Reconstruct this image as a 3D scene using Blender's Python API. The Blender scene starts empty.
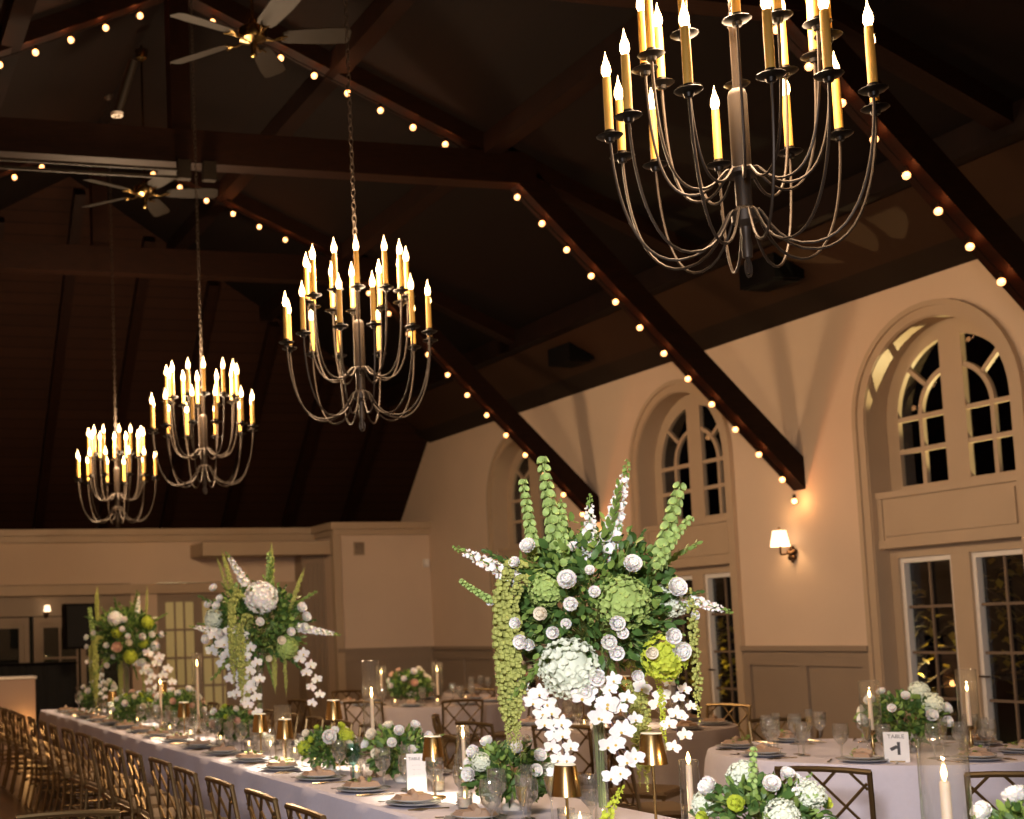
import bpy, bmesh, math, random
from mathutils import Vector, Matrix
PI = math.pi
scene = bpy.context.scene
COL = scene.collection
RND = random.Random(11)

# ---------------------------------------------------------------- camera
Rm = ((0.96853073, -0.24745622, -0.02671403), (-0.00302759, 0.0956097, -0.9954143), (0.24887558, 0.96417021, 0.09185174))
cam = bpy.data.cameras.new('camera')
cam_o = bpy.data.objects.new('camera', cam)
COL.objects.link(cam_o)
m = Matrix.Identity(4)
for i in range(3):
    m[i][0] = Rm[0][i]; m[i][1] = -Rm[1][i]; m[i][2] = -Rm[2][i]
m[2][3] = 1.55
cam_o.matrix_world = m
cam.sensor_fit = 'HORIZONTAL'; cam.sensor_width = 36
cam.lens = 1381.794 / 1024 * 36
cam.shift_x = (512 - 176.493) / 1024
cam.shift_y = (510.051 - 409.5) / 1024
cam.dof.use_dof = True; cam.dof.focus_distance = 5.3; cam.dof.aperture_fstop = 3.6
cam.clip_start = 0.05; cam.clip_end = 200
scene.camera = cam_o

# ---------------------------------------------------------------- world, exposure
w = bpy.data.worlds.new('night'); scene.world = w; w.use_nodes = True
w.node_tree.nodes['Background'].inputs[0].default_value = (0.0004, 0.0004, 0.0006, 1)
w.node_tree.nodes['Background'].inputs[1].default_value = 0.5
vs = scene.view_settings
vs.view_transform = 'Standard'; vs.look = 'None'; vs.gamma = 1; vs.use_curve_mapping = False
vs.exposure = 0.0
scene.cycles.use_denoising = True
scene.cycles.max_bounces = 7; scene.cycles.diffuse_bounces = 4; scene.cycles.glossy_bounces = 4
scene.cycles.transparent_max_bounces = 40; scene.cycles.transmission_bounces = 6
scene.cycles.sample_clamp_indirect = 4.0
scene.cycles.caustics_reflective = False; scene.cycles.caustics_refractive = False

def lamp(name, typ, loc, power, color, radius=0.1, target=None, **kw):
    L = bpy.data.lights.new(name, typ); L.energy = power; L.color = color
    if typ == 'AREA': L.size = radius
    else: L.shadow_soft_size = radius
    for k, v in kw.items(): setattr(L, k, v)
    o = bpy.data.objects.new(name, L); COL.objects.link(o); o.location = loc
    if target is not None:
        o.rotation_euler = (Vector(target) - Vector(loc)).to_track_quat('-Z', 'Y').to_euler()
    return o
WARM = (1.0, 0.68, 0.41)
# the photographer's flash, held above and behind the camera and turned up the room
lamp('camera_flash', 'SPOT', (-0.9, -0.6, 2.6), 1900, (1.0, 0.95, 0.96), 0.3, (3.6, 6.0, 0.9), spot_size=0.95, spot_blend=1.0)
# landscape spotlight in the garden, shining up through the arched window
lamp('garden_spotlight', 'SPOT', (12.9, 10.2, 0.4), 1800, (1.0, 0.80, 0.38), 0.02, (10.6, 11.25, 4.4), spot_size=0.42, spot_blend=0.2)
lamp('garden_lamp', 'POINT', (13.2, 14.3, 0.9), 14, (1.0, 0.75, 0.3), 0.05)
lamp('garden_lamp', 'POINT', (12.9, 18.2, 0.7), 22, (1.0, 0.80, 0.3), 0.05)

# ---------------------------------------------------------------- materials
def lin(h):
    h = h.lstrip('#'); out = []
    for i in (0, 2, 4):
        c = int(h[i:i + 2], 16) / 255
        out.append(c / 12.92 if c <= 0.04045 else ((c + 0.055) / 1.055) ** 2.4)
    return tuple(out) + (1,)
def mat(name, color, rough=0.6, metal=0.0, emit=None, es=0.0, noise=0.0, nscale=8.0, bump=0.0, spec=0.5, sss=0.0, stretch=None, col2=None, trans=0.0):
    mt = bpy.data.materials.new(name); mt.use_nodes = True
    nt = mt.node_tree; b = nt.nodes['Principled BSDF']
    c = lin(color) if isinstance(color, str) else color
    b.inputs['Base Color'].default_value = c
    b.inputs['Roughness'].default_value = rough; b.inputs['Metallic'].default_value = metal
    b.inputs['Specular IOR Level'].default_value = spec
    if sss: b.inputs['Subsurface Weight'].default_value = sss; b.inputs['Subsurface Radius'].default_value = (0.02, 0.012, 0.006)
    if trans: b.inputs['Transmission Weight'].default_value = trans
    if emit is not None:
        b.inputs['Emission Color'].default_value = lin(emit) if isinstance(emit, str) else emit
        b.inputs['Emission Strength'].default_value = es
    if noise or bump or col2:
        tc = nt.nodes.new('ShaderNodeTexCoord'); mp = nt.nodes.new('ShaderNodeMapping')
        if stretch: mp.inputs['Scale'].default_value = stretch
        nz = nt.nodes.new('ShaderNodeTexNoise'); nz.inputs['Scale'].default_value = nscale; nz.inputs['Detail'].default_value = 5
        nt.links.new(tc.outputs['Object'], mp.inputs[0]); nt.links.new(mp.outputs[0], nz.inputs['Vector'])
        if noise or col2:
            r = nt.nodes.new('ShaderNodeValToRGB')
            r.color_ramp.elements[0].position = 0.3; r.color_ramp.elements[1].position = 0.7
            if col2: r.color_ramp.elements[0].color = c; r.color_ramp.elements[1].color = lin(col2)
            else:
                r.color_ramp.elements[0].color = tuple(x * (1 - noise) for x in c[:3]) + (1,)
                r.color_ramp.elements[1].color = tuple(min(1, x * (1 + noise)) for x in c[:3]) + (1,)
            nt.links.new(nz.outputs['Fac'], r.inputs[0]); nt.links.new(r.outputs[0], b.inputs['Base Color'])
        if bump:
            bp = nt.nodes.new('ShaderNodeBump'); bp.inputs['Strength'].default_value = bump; bp.inputs['Distance'].default_value = 0.02
            nt.links.new(nz.outputs['Fac'], bp.inputs['Height']); nt.links.new(bp.outputs[0], b.inputs['Normal'])
    return mt
def glass_mat(name, tint=(0.96, 0.97, 0.96, 1), refl=1.0, rough=0.02, f0=0.06, glint_fill=0.0):
    mt = bpy.data.materials.new(name); mt.use_nodes = True; nt = mt.node_tree
    for n in list(nt.nodes): nt.nodes.remove(n)
    out = nt.nodes.new('ShaderNodeOutputMaterial'); mx = nt.nodes.new('ShaderNodeMixShader')
    tr = nt.nodes.new('ShaderNodeBsdfTransparent'); gl = nt.nodes.new('ShaderNodeBsdfGlossy')
    tr.inputs[0].default_value = tint; gl.inputs['Roughness'].default_value = rough
    lw = nt.nodes.new('ShaderNodeLayerWeight'); lw.inputs[0].default_value = 0.35
    ma = nt.nodes.new('ShaderNodeMath'); ma.operation = 'MULTIPLY_ADD'; ma.inputs[1].default_value = 0.75 * refl; ma.inputs[2].default_value = f0
    pw = nt.nodes.new('ShaderNodeMath'); pw.operation = 'POWER'; pw.inputs[1].default_value = 1.6
    nt.links.new(lw.outputs['Facing'], pw.inputs[0]); nt.links.new(pw.outputs[0], ma.inputs[0]); nt.links.new(ma.outputs[0], mx.inputs[0])
    src = tr.outputs[0]
    if glint_fill:
        df = nt.nodes.new('ShaderNodeBsdfDiffuse'); df.inputs[0].default_value = (.95, .93, .88, 1); m2 = nt.nodes.new('ShaderNodeMixShader'); m2.inputs[0].default_value = glint_fill  # white diffuse share stands in for lamp reflections along the glass
        nt.links.new(tr.outputs[0], m2.inputs[1]); nt.links.new(df.outputs[0], m2.inputs[2]); src = m2.outputs[0]
    nt.links.new(src, mx.inputs[1]); nt.links.new(gl.outputs[0], mx.inputs[2]); nt.links.new(mx.outputs[0], out.inputs[0])
    return mt
def glow_mat(name, color, s):
    mt = mat(name, (0.9, 0.8, 0.6, 1), emit=color, es=s)
    mt.cycles.emission_sampling = 'NONE'
    return mt
def plank_mat(name, c1, c2, axis, width, rough=0.8):
    mt = bpy.data.materials.new(name); mt.use_nodes = True; nt = mt.node_tree; b = nt.nodes['Principled BSDF']
    b.inputs['Roughness'].default_value = rough; b.inputs['Specular IOR Level'].default_value = 0.12 if rough > .5 else 0.4
    tc = nt.nodes.new('ShaderNodeTexCoord'); sp = nt.nodes.new('ShaderNodeSeparateXYZ'); nt.links.new(tc.outputs['Object'], sp.inputs[0])
    dv = nt.nodes.new('ShaderNodeMath'); dv.operation = 'DIVIDE'; dv.inputs[1].default_value = width
    nt.links.new(sp.outputs[axis], dv.inputs[0])
    fl = nt.nodes.new('ShaderNodeMath'); fl.operation = 'FLOOR'; nt.links.new(dv.outputs[0], fl.inputs[0])
    fr = nt.nodes.new('ShaderNodeMath'); fr.operation = 'FRACT'; nt.links.new(dv.outputs[0], fr.inputs[0])
    wn = nt.nodes.new('ShaderNodeTexWhiteNoise'); wn.noise_dimensions = '1D'; nt.links.new(fl.outputs[0], wn.inputs['W'])
    nz = nt.nodes.new('ShaderNodeTexNoise'); nz.inputs['Scale'].default_value = 3; nz.inputs['Detail'].default_value = 6
    nt.links.new(tc.outputs['Object'], nz.inputs['Vector'])
    mx0 = nt.nodes.new('ShaderNodeMath'); mx0.operation = 'ADD'; nt.links.new(wn.outputs['Value'], mx0.inputs[0]); nt.links.new(nz.outputs['Fac'], mx0.inputs[1])
    hf = nt.nodes.new('ShaderNodeMath'); hf.operation = 'MULTIPLY'; hf.inputs[1].default_value = 0.5; nt.links.new(mx0.outputs[0], hf.inputs[0])
    mx = nt.nodes.new('ShaderNodeMixRGB'); mx.inputs[1].default_value = lin(c1); mx.inputs[2].default_value = lin(c2); nt.links.new(hf.outputs[0], mx.inputs[0])
    gt = nt.nodes.new('ShaderNodeMath'); gt.operation = 'GREATER_THAN'; gt.inputs[1].default_value = 0.06; nt.links.new(fr.outputs[0], gt.inputs[0])
    mu = nt.nodes.new('ShaderNodeMixRGB'); mu.inputs[1].default_value = (0.002, 0.001, 0.001, 1); nt.links.new(gt.outputs[0], mu.inputs[0]); nt.links.new(mx.outputs[0], mu.inputs[2])
    nt.links.new(mu.outputs[0], b.inputs['Base Color'])
    return mt
M = dict(
    rafter=mat('dark_purlin', '#120704', 0.7, spec=0.1, noise=0.3, nscale=6),
    cylglass=glass_mat('cylinder_glass', f0=0.09, refl=1.2, glint_fill=0.018),
    cap=mat('cap_highlight_glow', '#F4EDDC', 0.25, 0.3, emit='#FFE9C0', es=0.5),  # pale colour and faint emission paint the highlight on the lamp tops
    wall=mat('wall_paint', '#D2BAA0', 0.75, noise=0.035, nscale=1.2, bump=0.05),
    trim=mat('trim_paint', '#B59E82', 0.5, noise=0.03, nscale=2),
    wains=mat('wainscot_paint', '#93806B', 0.5, noise=0.03, nscale=2),
    white=mat('white_paint', '#E4DDD2', 0.45),
    beam=mat('dark_beam', '#190A04', 0.55, spec=0.12, noise=0.35, nscale=6, stretch=(1, 8, 8), bump=0.1),
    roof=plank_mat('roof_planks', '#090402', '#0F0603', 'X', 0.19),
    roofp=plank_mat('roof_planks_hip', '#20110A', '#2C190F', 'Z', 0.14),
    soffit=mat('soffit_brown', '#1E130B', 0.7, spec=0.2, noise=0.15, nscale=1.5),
    floor=plank_mat('floor_boards', '#3A2416', '#57391F', 'X', 0.09, 0.3),
    iron=mat('chandelier_iron', '#3A3129', 0.48, 0.5),
    ironpan=mat('chandelier_dark', '#1C1814', 0.4, 0.6),
    candle=mat('candle_sleeve', '#D9A94E', 0.5, sss=0.0, noise=0.06, nscale=20),
    bulb=glow_mat('candle_bulb_glow', (1.0, 0.62, 0.26, 1), 16),
    globe=glow_mat('globe_glow', (1.0, 0.45, 0.16, 1), 3.4),
    flame=glow_mat('flame_glow', (1.0, 0.62, 0.22, 1), 14),
    shade=glow_mat('sconce_shade_glow', (1.0, 0.72, 0.45, 1), 2.6),
    lampglow=glow_mat('lamp_diffuser_glow', (1.0, 0.80, 0.50, 1), 9),
    bronze=mat('bronze', '#4A3522', 0.35, 0.8),
    gold=mat('polished_gold', '#AE9262', 0.26, 1.0),
    goldchair=mat('chair_gold', '#7C6644', 0.33, 0.8),
    fanblade=mat('fan_blade', '#150E06', 0.6, spec=0.2, noise=0.15),
    brass=mat('fan_brass', '#7A6640', 0.25, 1.0),
    cloth=mat('table_linen', '#D6D2E0', 0.9, noise=0.02, nscale=40, bump=0.05),
    cloth2=mat('round_table_linen', '#B0A29C', 0.9, noise=0.02, nscale=40, bump=0.05),
    cushion=mat('chair_cushion', '#6E583C', 0.8),
    plate=mat('porcelain', '#DCDAD6', 0.2),
    charger=mat('grey_charger', '#9BA0A8', 0.3),
    napkin=mat('taupe_napkin', '#B69A82', 0.9),
    steel=mat('cutlery', '#A89A84', 0.2, 1.0),
    glass=glass_mat('clear_glass', f0=0.13, refl=1.3, glint_fill=0.05),
    tealglass=glass_mat('teal_glass', (0.45, 0.72, 0.68, 1), f0=0.1),
    pane=glass_mat('window_pane', (0.85, 0.88, 0.88, 1), f0=0.07, refl=0.5, rough=0.0),
    water=glass_mat('water', (0.95, 0.92, 0.84, 1), f0=0.1, glint_fill=0.05),
    wax=mat('candle_wax', '#F2D9BC', 0.5, sss=0.3, emit=(1.0, 0.55, 0.25, 1), es=0.0),
    card=mat('white_card', '#F2F0EE', 0.7), ink=mat('ink', '#4A4A4C', 0.7),
    petal=mat('white_petal', '#FAF7F2', 0.6, spec=0.2, sss=0.35, noise=0.02, nscale=30),
    cream=mat('cream_petal', '#F6EEDA', 0.6, spec=0.2),
    blush=mat('blush_petal', '#EBC8B0', 0.6, spec=0.2),
    hydg=mat('green_hydrangea', '#A9C070', 0.7, spec=0.2, noise=0.15, nscale=40),
    hydw=mat('white_hydrangea', '#E6EDDA', 0.7, spec=0.2, noise=0.08, nscale=40),
    lime=mat('lime_petal', '#C3D04A', 0.7, spec=0.2, noise=0.15, nscale=30),
    bells=mat('bells_green', '#A8C074', 0.6, spec=0.3, noise=0.2, nscale=30),
    amar=mat('amaranthus_green', '#B2B868', 0.8, spec=0.15, noise=0.2, nscale=60),
    leaf=mat('leaf_green', '#4C6C34', 0.5, spec=0.4, noise=0.35, nscale=9),
    leafl=mat('leaf_light', '#809C4C', 0.5, spec=0.4, noise=0.3, nscale=9),
    stem=mat('stem_green', '#6B7A38', 0.6), eye=mat('orchid_lip', '#D8B84A', 0.6), branch=mat('dark_stem', '#4A3A40', 0.6),
    black=mat('black_fabric', '#0B0A0A', 0.9), blackp=mat('black_plastic', '#060505', 0.8, spec=0.1),
    vent=mat('vent_grille', '#6E5C4A', 0.6), yleaf=mat('autumn_leaf', '#C09A2A', 0.6, col2='#6A6A1C', nscale=4),
    curtain=mat('backlit_curtain_glow', '#C0B080', 0.8, emit='#B8A468', es=0.22), darkroom=mat('dark_room', '#171310', 0.9), bark=mat('bark', '#2E2218', 0.9),  # curtain emission stands in for lobby light its opaque pane blocks
    ground=mat('night_lawn', '#141A0C', 0.95, noise=0.3, nscale=3),
)

# ---------------------------------------------------------------- mesh helpers
class MB:
    def __init__(s): s.v = []; s.f = []; s.mi = []; s.m = 0; s.T = None
    def add(s, vs_, fs):
        b = len(s.v)
        if s.T is not None: vs_ = [s.T @ Vector(p) for p in vs_]
        s.v += [tuple(p) for p in vs_]
        for f in fs: s.f.append([b + i for i in f]); s.mi.append(s.m)
    def box(s, a, b):
        s.n = getattr(s, 'n', 0) + 1; e = (s.n % 9) * 0.0005
        x0, y0, z0 = a[0] - e, a[1] - e, a[2] - e; x1, y1, z1 = b[0] + e, b[1] + e, b[2] + e
        s.add([(x0, y0, z0), (x1, y0, z0), (x1, y1, z0), (x0, y1, z0), (x0, y0, z1), (x1, y0, z1), (x1, y1, z1), (x0, y1, z1)],
              [(0, 3, 2, 1), (4, 5, 6, 7), (0, 1, 5, 4), (1, 2, 6, 5), (2, 3, 7, 6), (3, 0, 4, 7)])
    def bar(s, p, q, wx, wy, up=(0, 0, 1)):
        p = Vector(p); q = Vector(q); d = (q - p).normalized(); u = Vector(up)
        x = d.cross(u)
        if x.length < 1e-4: x = d.cross(Vector((1, 0, 0)))
        x.normalize(); y = x.cross(d).normalized(); x *= wx / 2; y *= wy / 2
        s.add([p - x - y, p + x - y, p + x + y, p - x + y, q - x - y, q + x - y, q + x + y, q - x + y],
              [(0, 1, 2, 3), (7, 6, 5, 4), (0, 4, 5, 1), (1, 5, 6, 2), (2, 6, 7, 3), (3, 7, 4, 0)])
    def tube(s, pts, r, seg=6, caps=True):
        pts = [Vector(p) for p in pts]; n = len(pts)
        rs = r if isinstance(r, (list, tuple)) else [r] * n
        vs_ = []; prev = None
        for i, p in enumerate(pts):
            d = (pts[min(i + 1, n - 1)] - pts[max(i - 1, 0)])
            d = d.normalized() if d.length > 1e-9 else Vector((0, 0, 1))
            if prev is None:
                a = d.cross(Vector((0, 0, 1)))
                if a.length < 0.05: a = d.cross(Vector((1, 0, 0)))
            else: a = prev - d * prev.dot(d)
            a.normalize(); prev = a; b = d.cross(a)
            for k in range(seg):
                t = 2 * PI * k / seg; vs_.append(p + (a * math.cos(t) + b * math.sin(t)) * rs[i])
        fs = []
        for i in range(n - 1):
            for k in range(seg):
                k2 = (k + 1) % seg; fs.append((i * seg + k, i * seg + k2, (i + 1) * seg + k2, (i + 1) * seg + k))
        if caps: fs.append(tuple(range(seg - 1, -1, -1))); fs.append(tuple((n - 1) * seg + k for k in range(seg)))
        s.add(vs_, fs)
    def lathe(s, prof, c=(0, 0, 0), seg=12, sy=1.0):
        vs_ = []; n = len(prof)
        for r, z in prof:
            for k in range(seg):
                t = 2 * PI * k / seg; vs_.append((c[0] + r * math.cos(t), c[1] + sy * r * math.sin(t), c[2] + z))
        fs = []
        for i in range(n - 1):
            for k in range(seg):
                k2 = (k + 1) % seg; fs.append((i * seg + k, i * seg + k2, (i + 1) * seg + k2, (i + 1) * seg + k))
        s.add(vs_, fs)
    def ball(s, c, r, seg=7, rings=4, sz=1.0, jit=0):
        prof = [(max(1e-4, r * math.sin(PI * i / rings)), -r * sz * math.cos(PI * i / rings)) for i in range(rings + 1)]
        s.lathe(prof, c, seg)
    def build(s, name, mats, parent=None, smooth=True):
        me = bpy.data.meshes.new(name); me.from_pydata(s.v, [], s.f); me.update()
        if not isinstance(mats, (list, tuple)): mats = [mats]
        for x in mats: me.materials.append(M[x] if isinstance(x, str) else x)
        if len(mats) > 1: me.polygons.foreach_set('material_index', s.mi)
        if smooth:
            me.polygons.foreach_set('use_smooth', [True] * len(me.polygons))
            try: me.set_sharp_from_angle(angle=math.radians(42))
            except Exception: pass
        o = bpy.data.objects.new(name, me); COL.objects.link(o)
        if parent is not None: o.parent = parent
        return o
def tag(o, label=None, cat=None, group=None, kind=None):
    if label: o['label'] = label
    if cat: o['category'] = cat
    if group: o['group'] = group
    if kind: o['kind'] = kind
    return o
def empty(name, loc=(0, 0, 0), rz=0.0):
    o = bpy.data.objects.new(name, None); COL.objects.link(o); o.location = loc; o.rotation_euler = (0, 0, rz); o.empty_display_size = 0.1
    return o
def struct(o): o['kind'] = 'structure'; return o
def dup(root, loc, rz=None):
    r = root.copy(); COL.objects.link(r); r.location = loc
    if rz is not None: r.rotation_euler = (0, 0, rz)
    for ch in list(root.children):
        c = ch.copy(); COL.objects.link(c); c.parent = r
        for g in list(ch.children):
            d = g.copy(); COL.objects.link(d); d.parent = c
    return r
def child(src, parent, loc, rot=(0, 0, 0), sc=1.0):   # a part copied onto another thing (shares its mesh)
    c = bpy.data.objects.new(src[0], src[1]); COL.objects.link(c); c.parent = parent
    c.location = loc; c.rotation_euler = rot; c.scale = (sc, sc, sc)
    return c
ORD = ['nearest', 'second', 'third', 'fourth', 'fifth', 'sixth', 'seventh', 'eighth', 'ninth', 'tenth', 'eleventh', 'twelfth', 'thirteenth', 'fourteenth', 'fifteenth', 'sixteenth', 'seventeenth', 'eighteenth', 'nineteenth', 'twentieth']

# ================================================================ the room
WX = 10.5; LX = -3.5; CXR = 3.5; YB = 23.7; YR = -4.0
WIN = [6.9, 11.05, 15.2, 19.3]
SPR = 3.57; RO = 1.055; RI = 0.9
TR = [4.71, 8.87, 13.03, 17.19]
def zr(x): return 5.17 + 0.44 * (WX - x) if x >= CXR else 5.17 + 0.44 * (x - LX)

b = MB(); b.box((LX, YR, -0.1), (WX, YB + 0.6, 0)); struct(b.build('floor', 'floor'))
def arc(yc, z0, r, n=20, a0=0.0, a1=PI): return [(yc - r * math.cos(a0 + (a1 - a0) * i / n), z0 + r * math.sin(a0 + (a1 - a0) * i / n)) for i in range(n + 1)]
def wall_right():
    b = MB(); x0, x1 = WX, WX + 0.3; top = 5.3; r = 0.98
    ys = [YR] + sum([[y - r, y + r] for y in WIN], []) + [YB + 0.9]
    for i in range(0, len(ys), 2): b.box((x0, ys[i], 0), (x1, ys[i + 1], top))
    for yc in WIN:
        a = arc(yc, SPR, r)
        for (ya, za), (yb, zb) in zip(a[:-1], a[1:]):
            b.add([(x0, ya, za), (x0, yb, zb), (x0, yb, top), (x0, ya, top), (x1, ya, za), (x1, yb, zb), (x1, yb, top), (x1, ya, top)],
                  [(0, 1, 2, 3), (7, 6, 5, 4), (0, 4, 5, 1)])
    return struct(b.build('wall_right', 'wall', smooth=False))
wall_right()
b = MB(); b.box((LX - 0.2, YR, 0), (LX, YB + 0.9, 5.3)); struct(b.build('wall_left', 'wall', smooth=False))
b = MB(); b.box((LX, YR - 0.2, 0), (WX, YR, 8.4)); struct(b.build('wall_rear', 'wall', smooth=False))
# roof: two slopes and the hip at the far end
def hipY(x): return 27.5 - zr(x)
b = MB(); t = 0.12
pr = [(WX + .3, YR, zr(WX) - .13), (WX + .3, 27.5 - zr(WX) + .13, zr(WX) - .13), (CXR, hipY(CXR), zr(CXR)), (CXR, YR, zr(CXR))]
pl = [(LX - .3, YR, zr(LX) - .13), (CXR, YR, zr(CXR)), (CXR, hipY(CXR), zr(CXR)), (LX - .3, 27.5 - zr(LX) + .13, zr(LX) - .13)]
for P in (pr, pl):
    b.add(P + [(x, y, z + t) for x, y, z in P], [(3, 2, 1, 0), (4, 5, 6, 7), (0, 1, 5, 4), (1, 2, 6, 5), (2, 3, 7, 6), (3, 0, 4, 7)])
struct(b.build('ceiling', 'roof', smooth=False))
b = MB()
P = [(LX - .3, hipY(LX) , zr(LX)), (CXR, hipY(CXR), zr(CXR)), (WX + .3, hipY(WX), zr(WX)), (WX + .3, 24.3, 3.2), (LX - .3, 24.3, 3.2)]
b.add(P + [(x, y + .1, z + .1) for x, y, z in P], [(0, 1, 2, 3, 4), (9, 8, 7, 6, 5)] + [(i, (i + 1) % 5, (i + 1) % 5 + 5, i + 5) for i in range(5)])
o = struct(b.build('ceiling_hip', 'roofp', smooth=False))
for k in range(12):
    x = -2.04 + 1.14 * k; zt = zr(x) - 0.05; y1 = 27.5 - zt
    if x > 10.3: continue
    b = MB(); b.bar((x, 24.05, 3.45 - .08), (x, y1 - .05, zt - .08), 0.16, 0.16); struct(b.build('hip_rafter', 'beam', smooth=False))
for x, dz in ((9.42, .18), (6.9, .14), (5.2, .14), (1.8, .14), (.1, .14), (-2.42, .18)):
    b = MB(); zz = zr(x); b.box((x - .1, YR, zz - dz - .05), (x + .1, 27.5 - zz - .05, zz + .02)); struct(b.build('roof_purlin', 'rafter', smooth=False))
# dark eave board and brown soffit above the right wall
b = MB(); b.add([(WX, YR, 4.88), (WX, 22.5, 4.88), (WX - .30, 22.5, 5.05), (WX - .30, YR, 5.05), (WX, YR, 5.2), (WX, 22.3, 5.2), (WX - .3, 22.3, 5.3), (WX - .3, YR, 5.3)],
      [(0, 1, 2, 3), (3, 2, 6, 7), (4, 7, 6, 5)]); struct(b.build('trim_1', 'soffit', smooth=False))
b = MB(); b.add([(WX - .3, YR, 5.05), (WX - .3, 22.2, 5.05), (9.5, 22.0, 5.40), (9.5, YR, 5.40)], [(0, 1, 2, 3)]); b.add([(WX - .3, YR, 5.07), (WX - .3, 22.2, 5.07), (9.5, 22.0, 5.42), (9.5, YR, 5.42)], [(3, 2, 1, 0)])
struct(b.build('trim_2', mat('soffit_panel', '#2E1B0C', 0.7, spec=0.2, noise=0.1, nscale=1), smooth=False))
for x, y, lab in ((9.8, 16.5, 'dark square vent box under the eaves beyond the middle window'), (9.72, 12.3, 'dark square vent box under the eaves behind the nearest chandelier')):
    e = empty('loudspeaker', (x, y, 5.24)); tag(e, lab, 'loudspeaker', 'boxes fixed to the soffit')  # dark vent boxes set on the soffit
    b = MB(); b.box((-.16, -.28, -.14), (.2, .28, .12)); b.build('housing', 'blackp', e, smooth=False)
    b = MB()
    for k in range(6): b.box((-.14 + k * .055, -.24, -.155), (-.11 + k * .055, .24, -.14))
    b.build('grille', 'blackp', e, smooth=False)
# trusses
def truss(y):
    w_ = 0.1
    b = MB()
    def leg(p, q, h):   # p,q on the underside
        p = Vector(p); q = Vector(q); d = (q - p).normalized(); n = Vector((-d.z, 0, d.x))
        if n.z < 0: n = -n
        P4 = [p, q, q + n * h, p + n * h]
        vs_ = [(v.x, y - w_, v.z) for v in P4] + [(v.x, y + w_, v.z) for v in P4]
        b.add(vs_, [(0, 1, 2, 3), (7, 6, 5, 4), (0, 4, 5, 1), (1, 5, 6, 2), (2, 6, 7, 3), (3, 7, 4, 0)])
    for s_ in (1, -1):
        X = lambda x: CXR + s_ * (x - CXR)
        leg((X(CXR), 0, 8.05), (X(9.6), 0, 5.38), 0.2)
        leg((X(6.95), 0, 6.50), (X(10.42), 0, 3.07), 0.25)
        # plumb-cut foot against the wall
        zb = 2.99
        v = [(X(10.25), zb + .25), (X(10.5), zb), (X(10.5), zb + .36), (X(10.25), zb + .59)]
        b.add([(x, y - w_ + .003, z) for x, z in v] + [(x, y + w_ - .003, z) for x, z in v], [(0, 1, 2, 3), (7, 6, 5, 4), (0, 4, 5, 1), (1, 5, 6, 2), (2, 6, 7, 3), (3, 7, 4, 0)])
    b.box((-.4, y - w_ - .01, 6.26), (7.4, y + w_ + .01, 6.60))
    b.box((CXR - .1, y - .09, 6.6), (CXR + .1, y + .09, 8.05))
    return struct(b.build('roof_truss', 'beam', smooth=False))
for y in TR: truss(y)
# globe string lights under the rafters
gb = MB(); gb.ball((0, 0, 0), 0.032, 12, 8); gb_o = gb.build('bulb', 'globe'); gbm = gb_o.data
sk = MB(); sk.lathe([(0.001, .075), (.016, .07), (.018, .03), (.012, .025)], seg=8); skm_o = sk.build('socket', 'blackp'); skm = skm_o.data
bpy.data.objects.remove(gb_o); bpy.data.objects.remove(skm_o)
def string(y, pts, lab, n):
    e = empty('string_light', (0, y, 0)); tag(e, lab, 'string lights', 'globe string lights under the trusses')
    pts = [Vector(p) for p in pts]; L = [(pts[i + 1] - pts[i]).length for i in range(len(pts) - 1)]
    tot = sum(L)
    def at(s):
        for i, l in enumerate(L):
            if s <= l or i == len(L) - 1: return pts[i].lerp(pts[i + 1], s / l)
            s -= l
    cp = []
    for i in range(n):
        p = at(tot * (i + .5) / n); c = child(('bulb', gbm), e, (p.x, p.y, p.z - .09)); child(('socket', skm), c, (0, 0, 0)); cp.append(p - Vector((0, 0, .02)))
        if i < n - 1:
            q = at(tot * (i + 1) / n); cp.append(q - Vector((0, 0, .03)))
    b = MB(); b.tube(cp, .006, 4); b.build('cord', 'blackp', e)
    for i in range(0, n):
        p = at(tot * (i + .5) / n)
        l = lamp('string_bulb_light', 'POINT', (p.x - .03, y - .05, p.z - .075), 0.95, (1, .22, .05), .004)
        l.parent = None
for y, nm in ((8.87, 'nearest'), (13.03, 'middle'), (17.19, 'farthest')):
    string(y, [(3.7, 0, 7.96), (6.95, 0, 6.52)], f'string of warm globe bulbs on right rafter above tie beam of {nm} truss', 9)
    string(y, [(7.08, 0, 6.37), (10.42, 0, 3.06)], f'string of warm globe bulbs down the steep brace of {nm} truss', 12)
    string(y, [(3.3, 0, 7.96), (0.1, 0, 6.55)], f'string of warm globe bulbs on left rafter of {nm} truss', 9)
# foot bulbs
for y, nm in ((13.03, 'middle'), (17.19, 'farthest')):
    e = empty('string_light', (10.42, y, 2.87)); tag(e, f'single globe bulb hanging below the foot of {nm} truss brace', 'bulb')
    child(('bulb', gbm), e, (0, 0, 0)); child(('socket', skm), e, (0, 0, 0))
    lamp('string_bulb_light', 'POINT', (10.36, y - .07, 2.85), 2.2, (1, .5, .2), .03)

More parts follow.
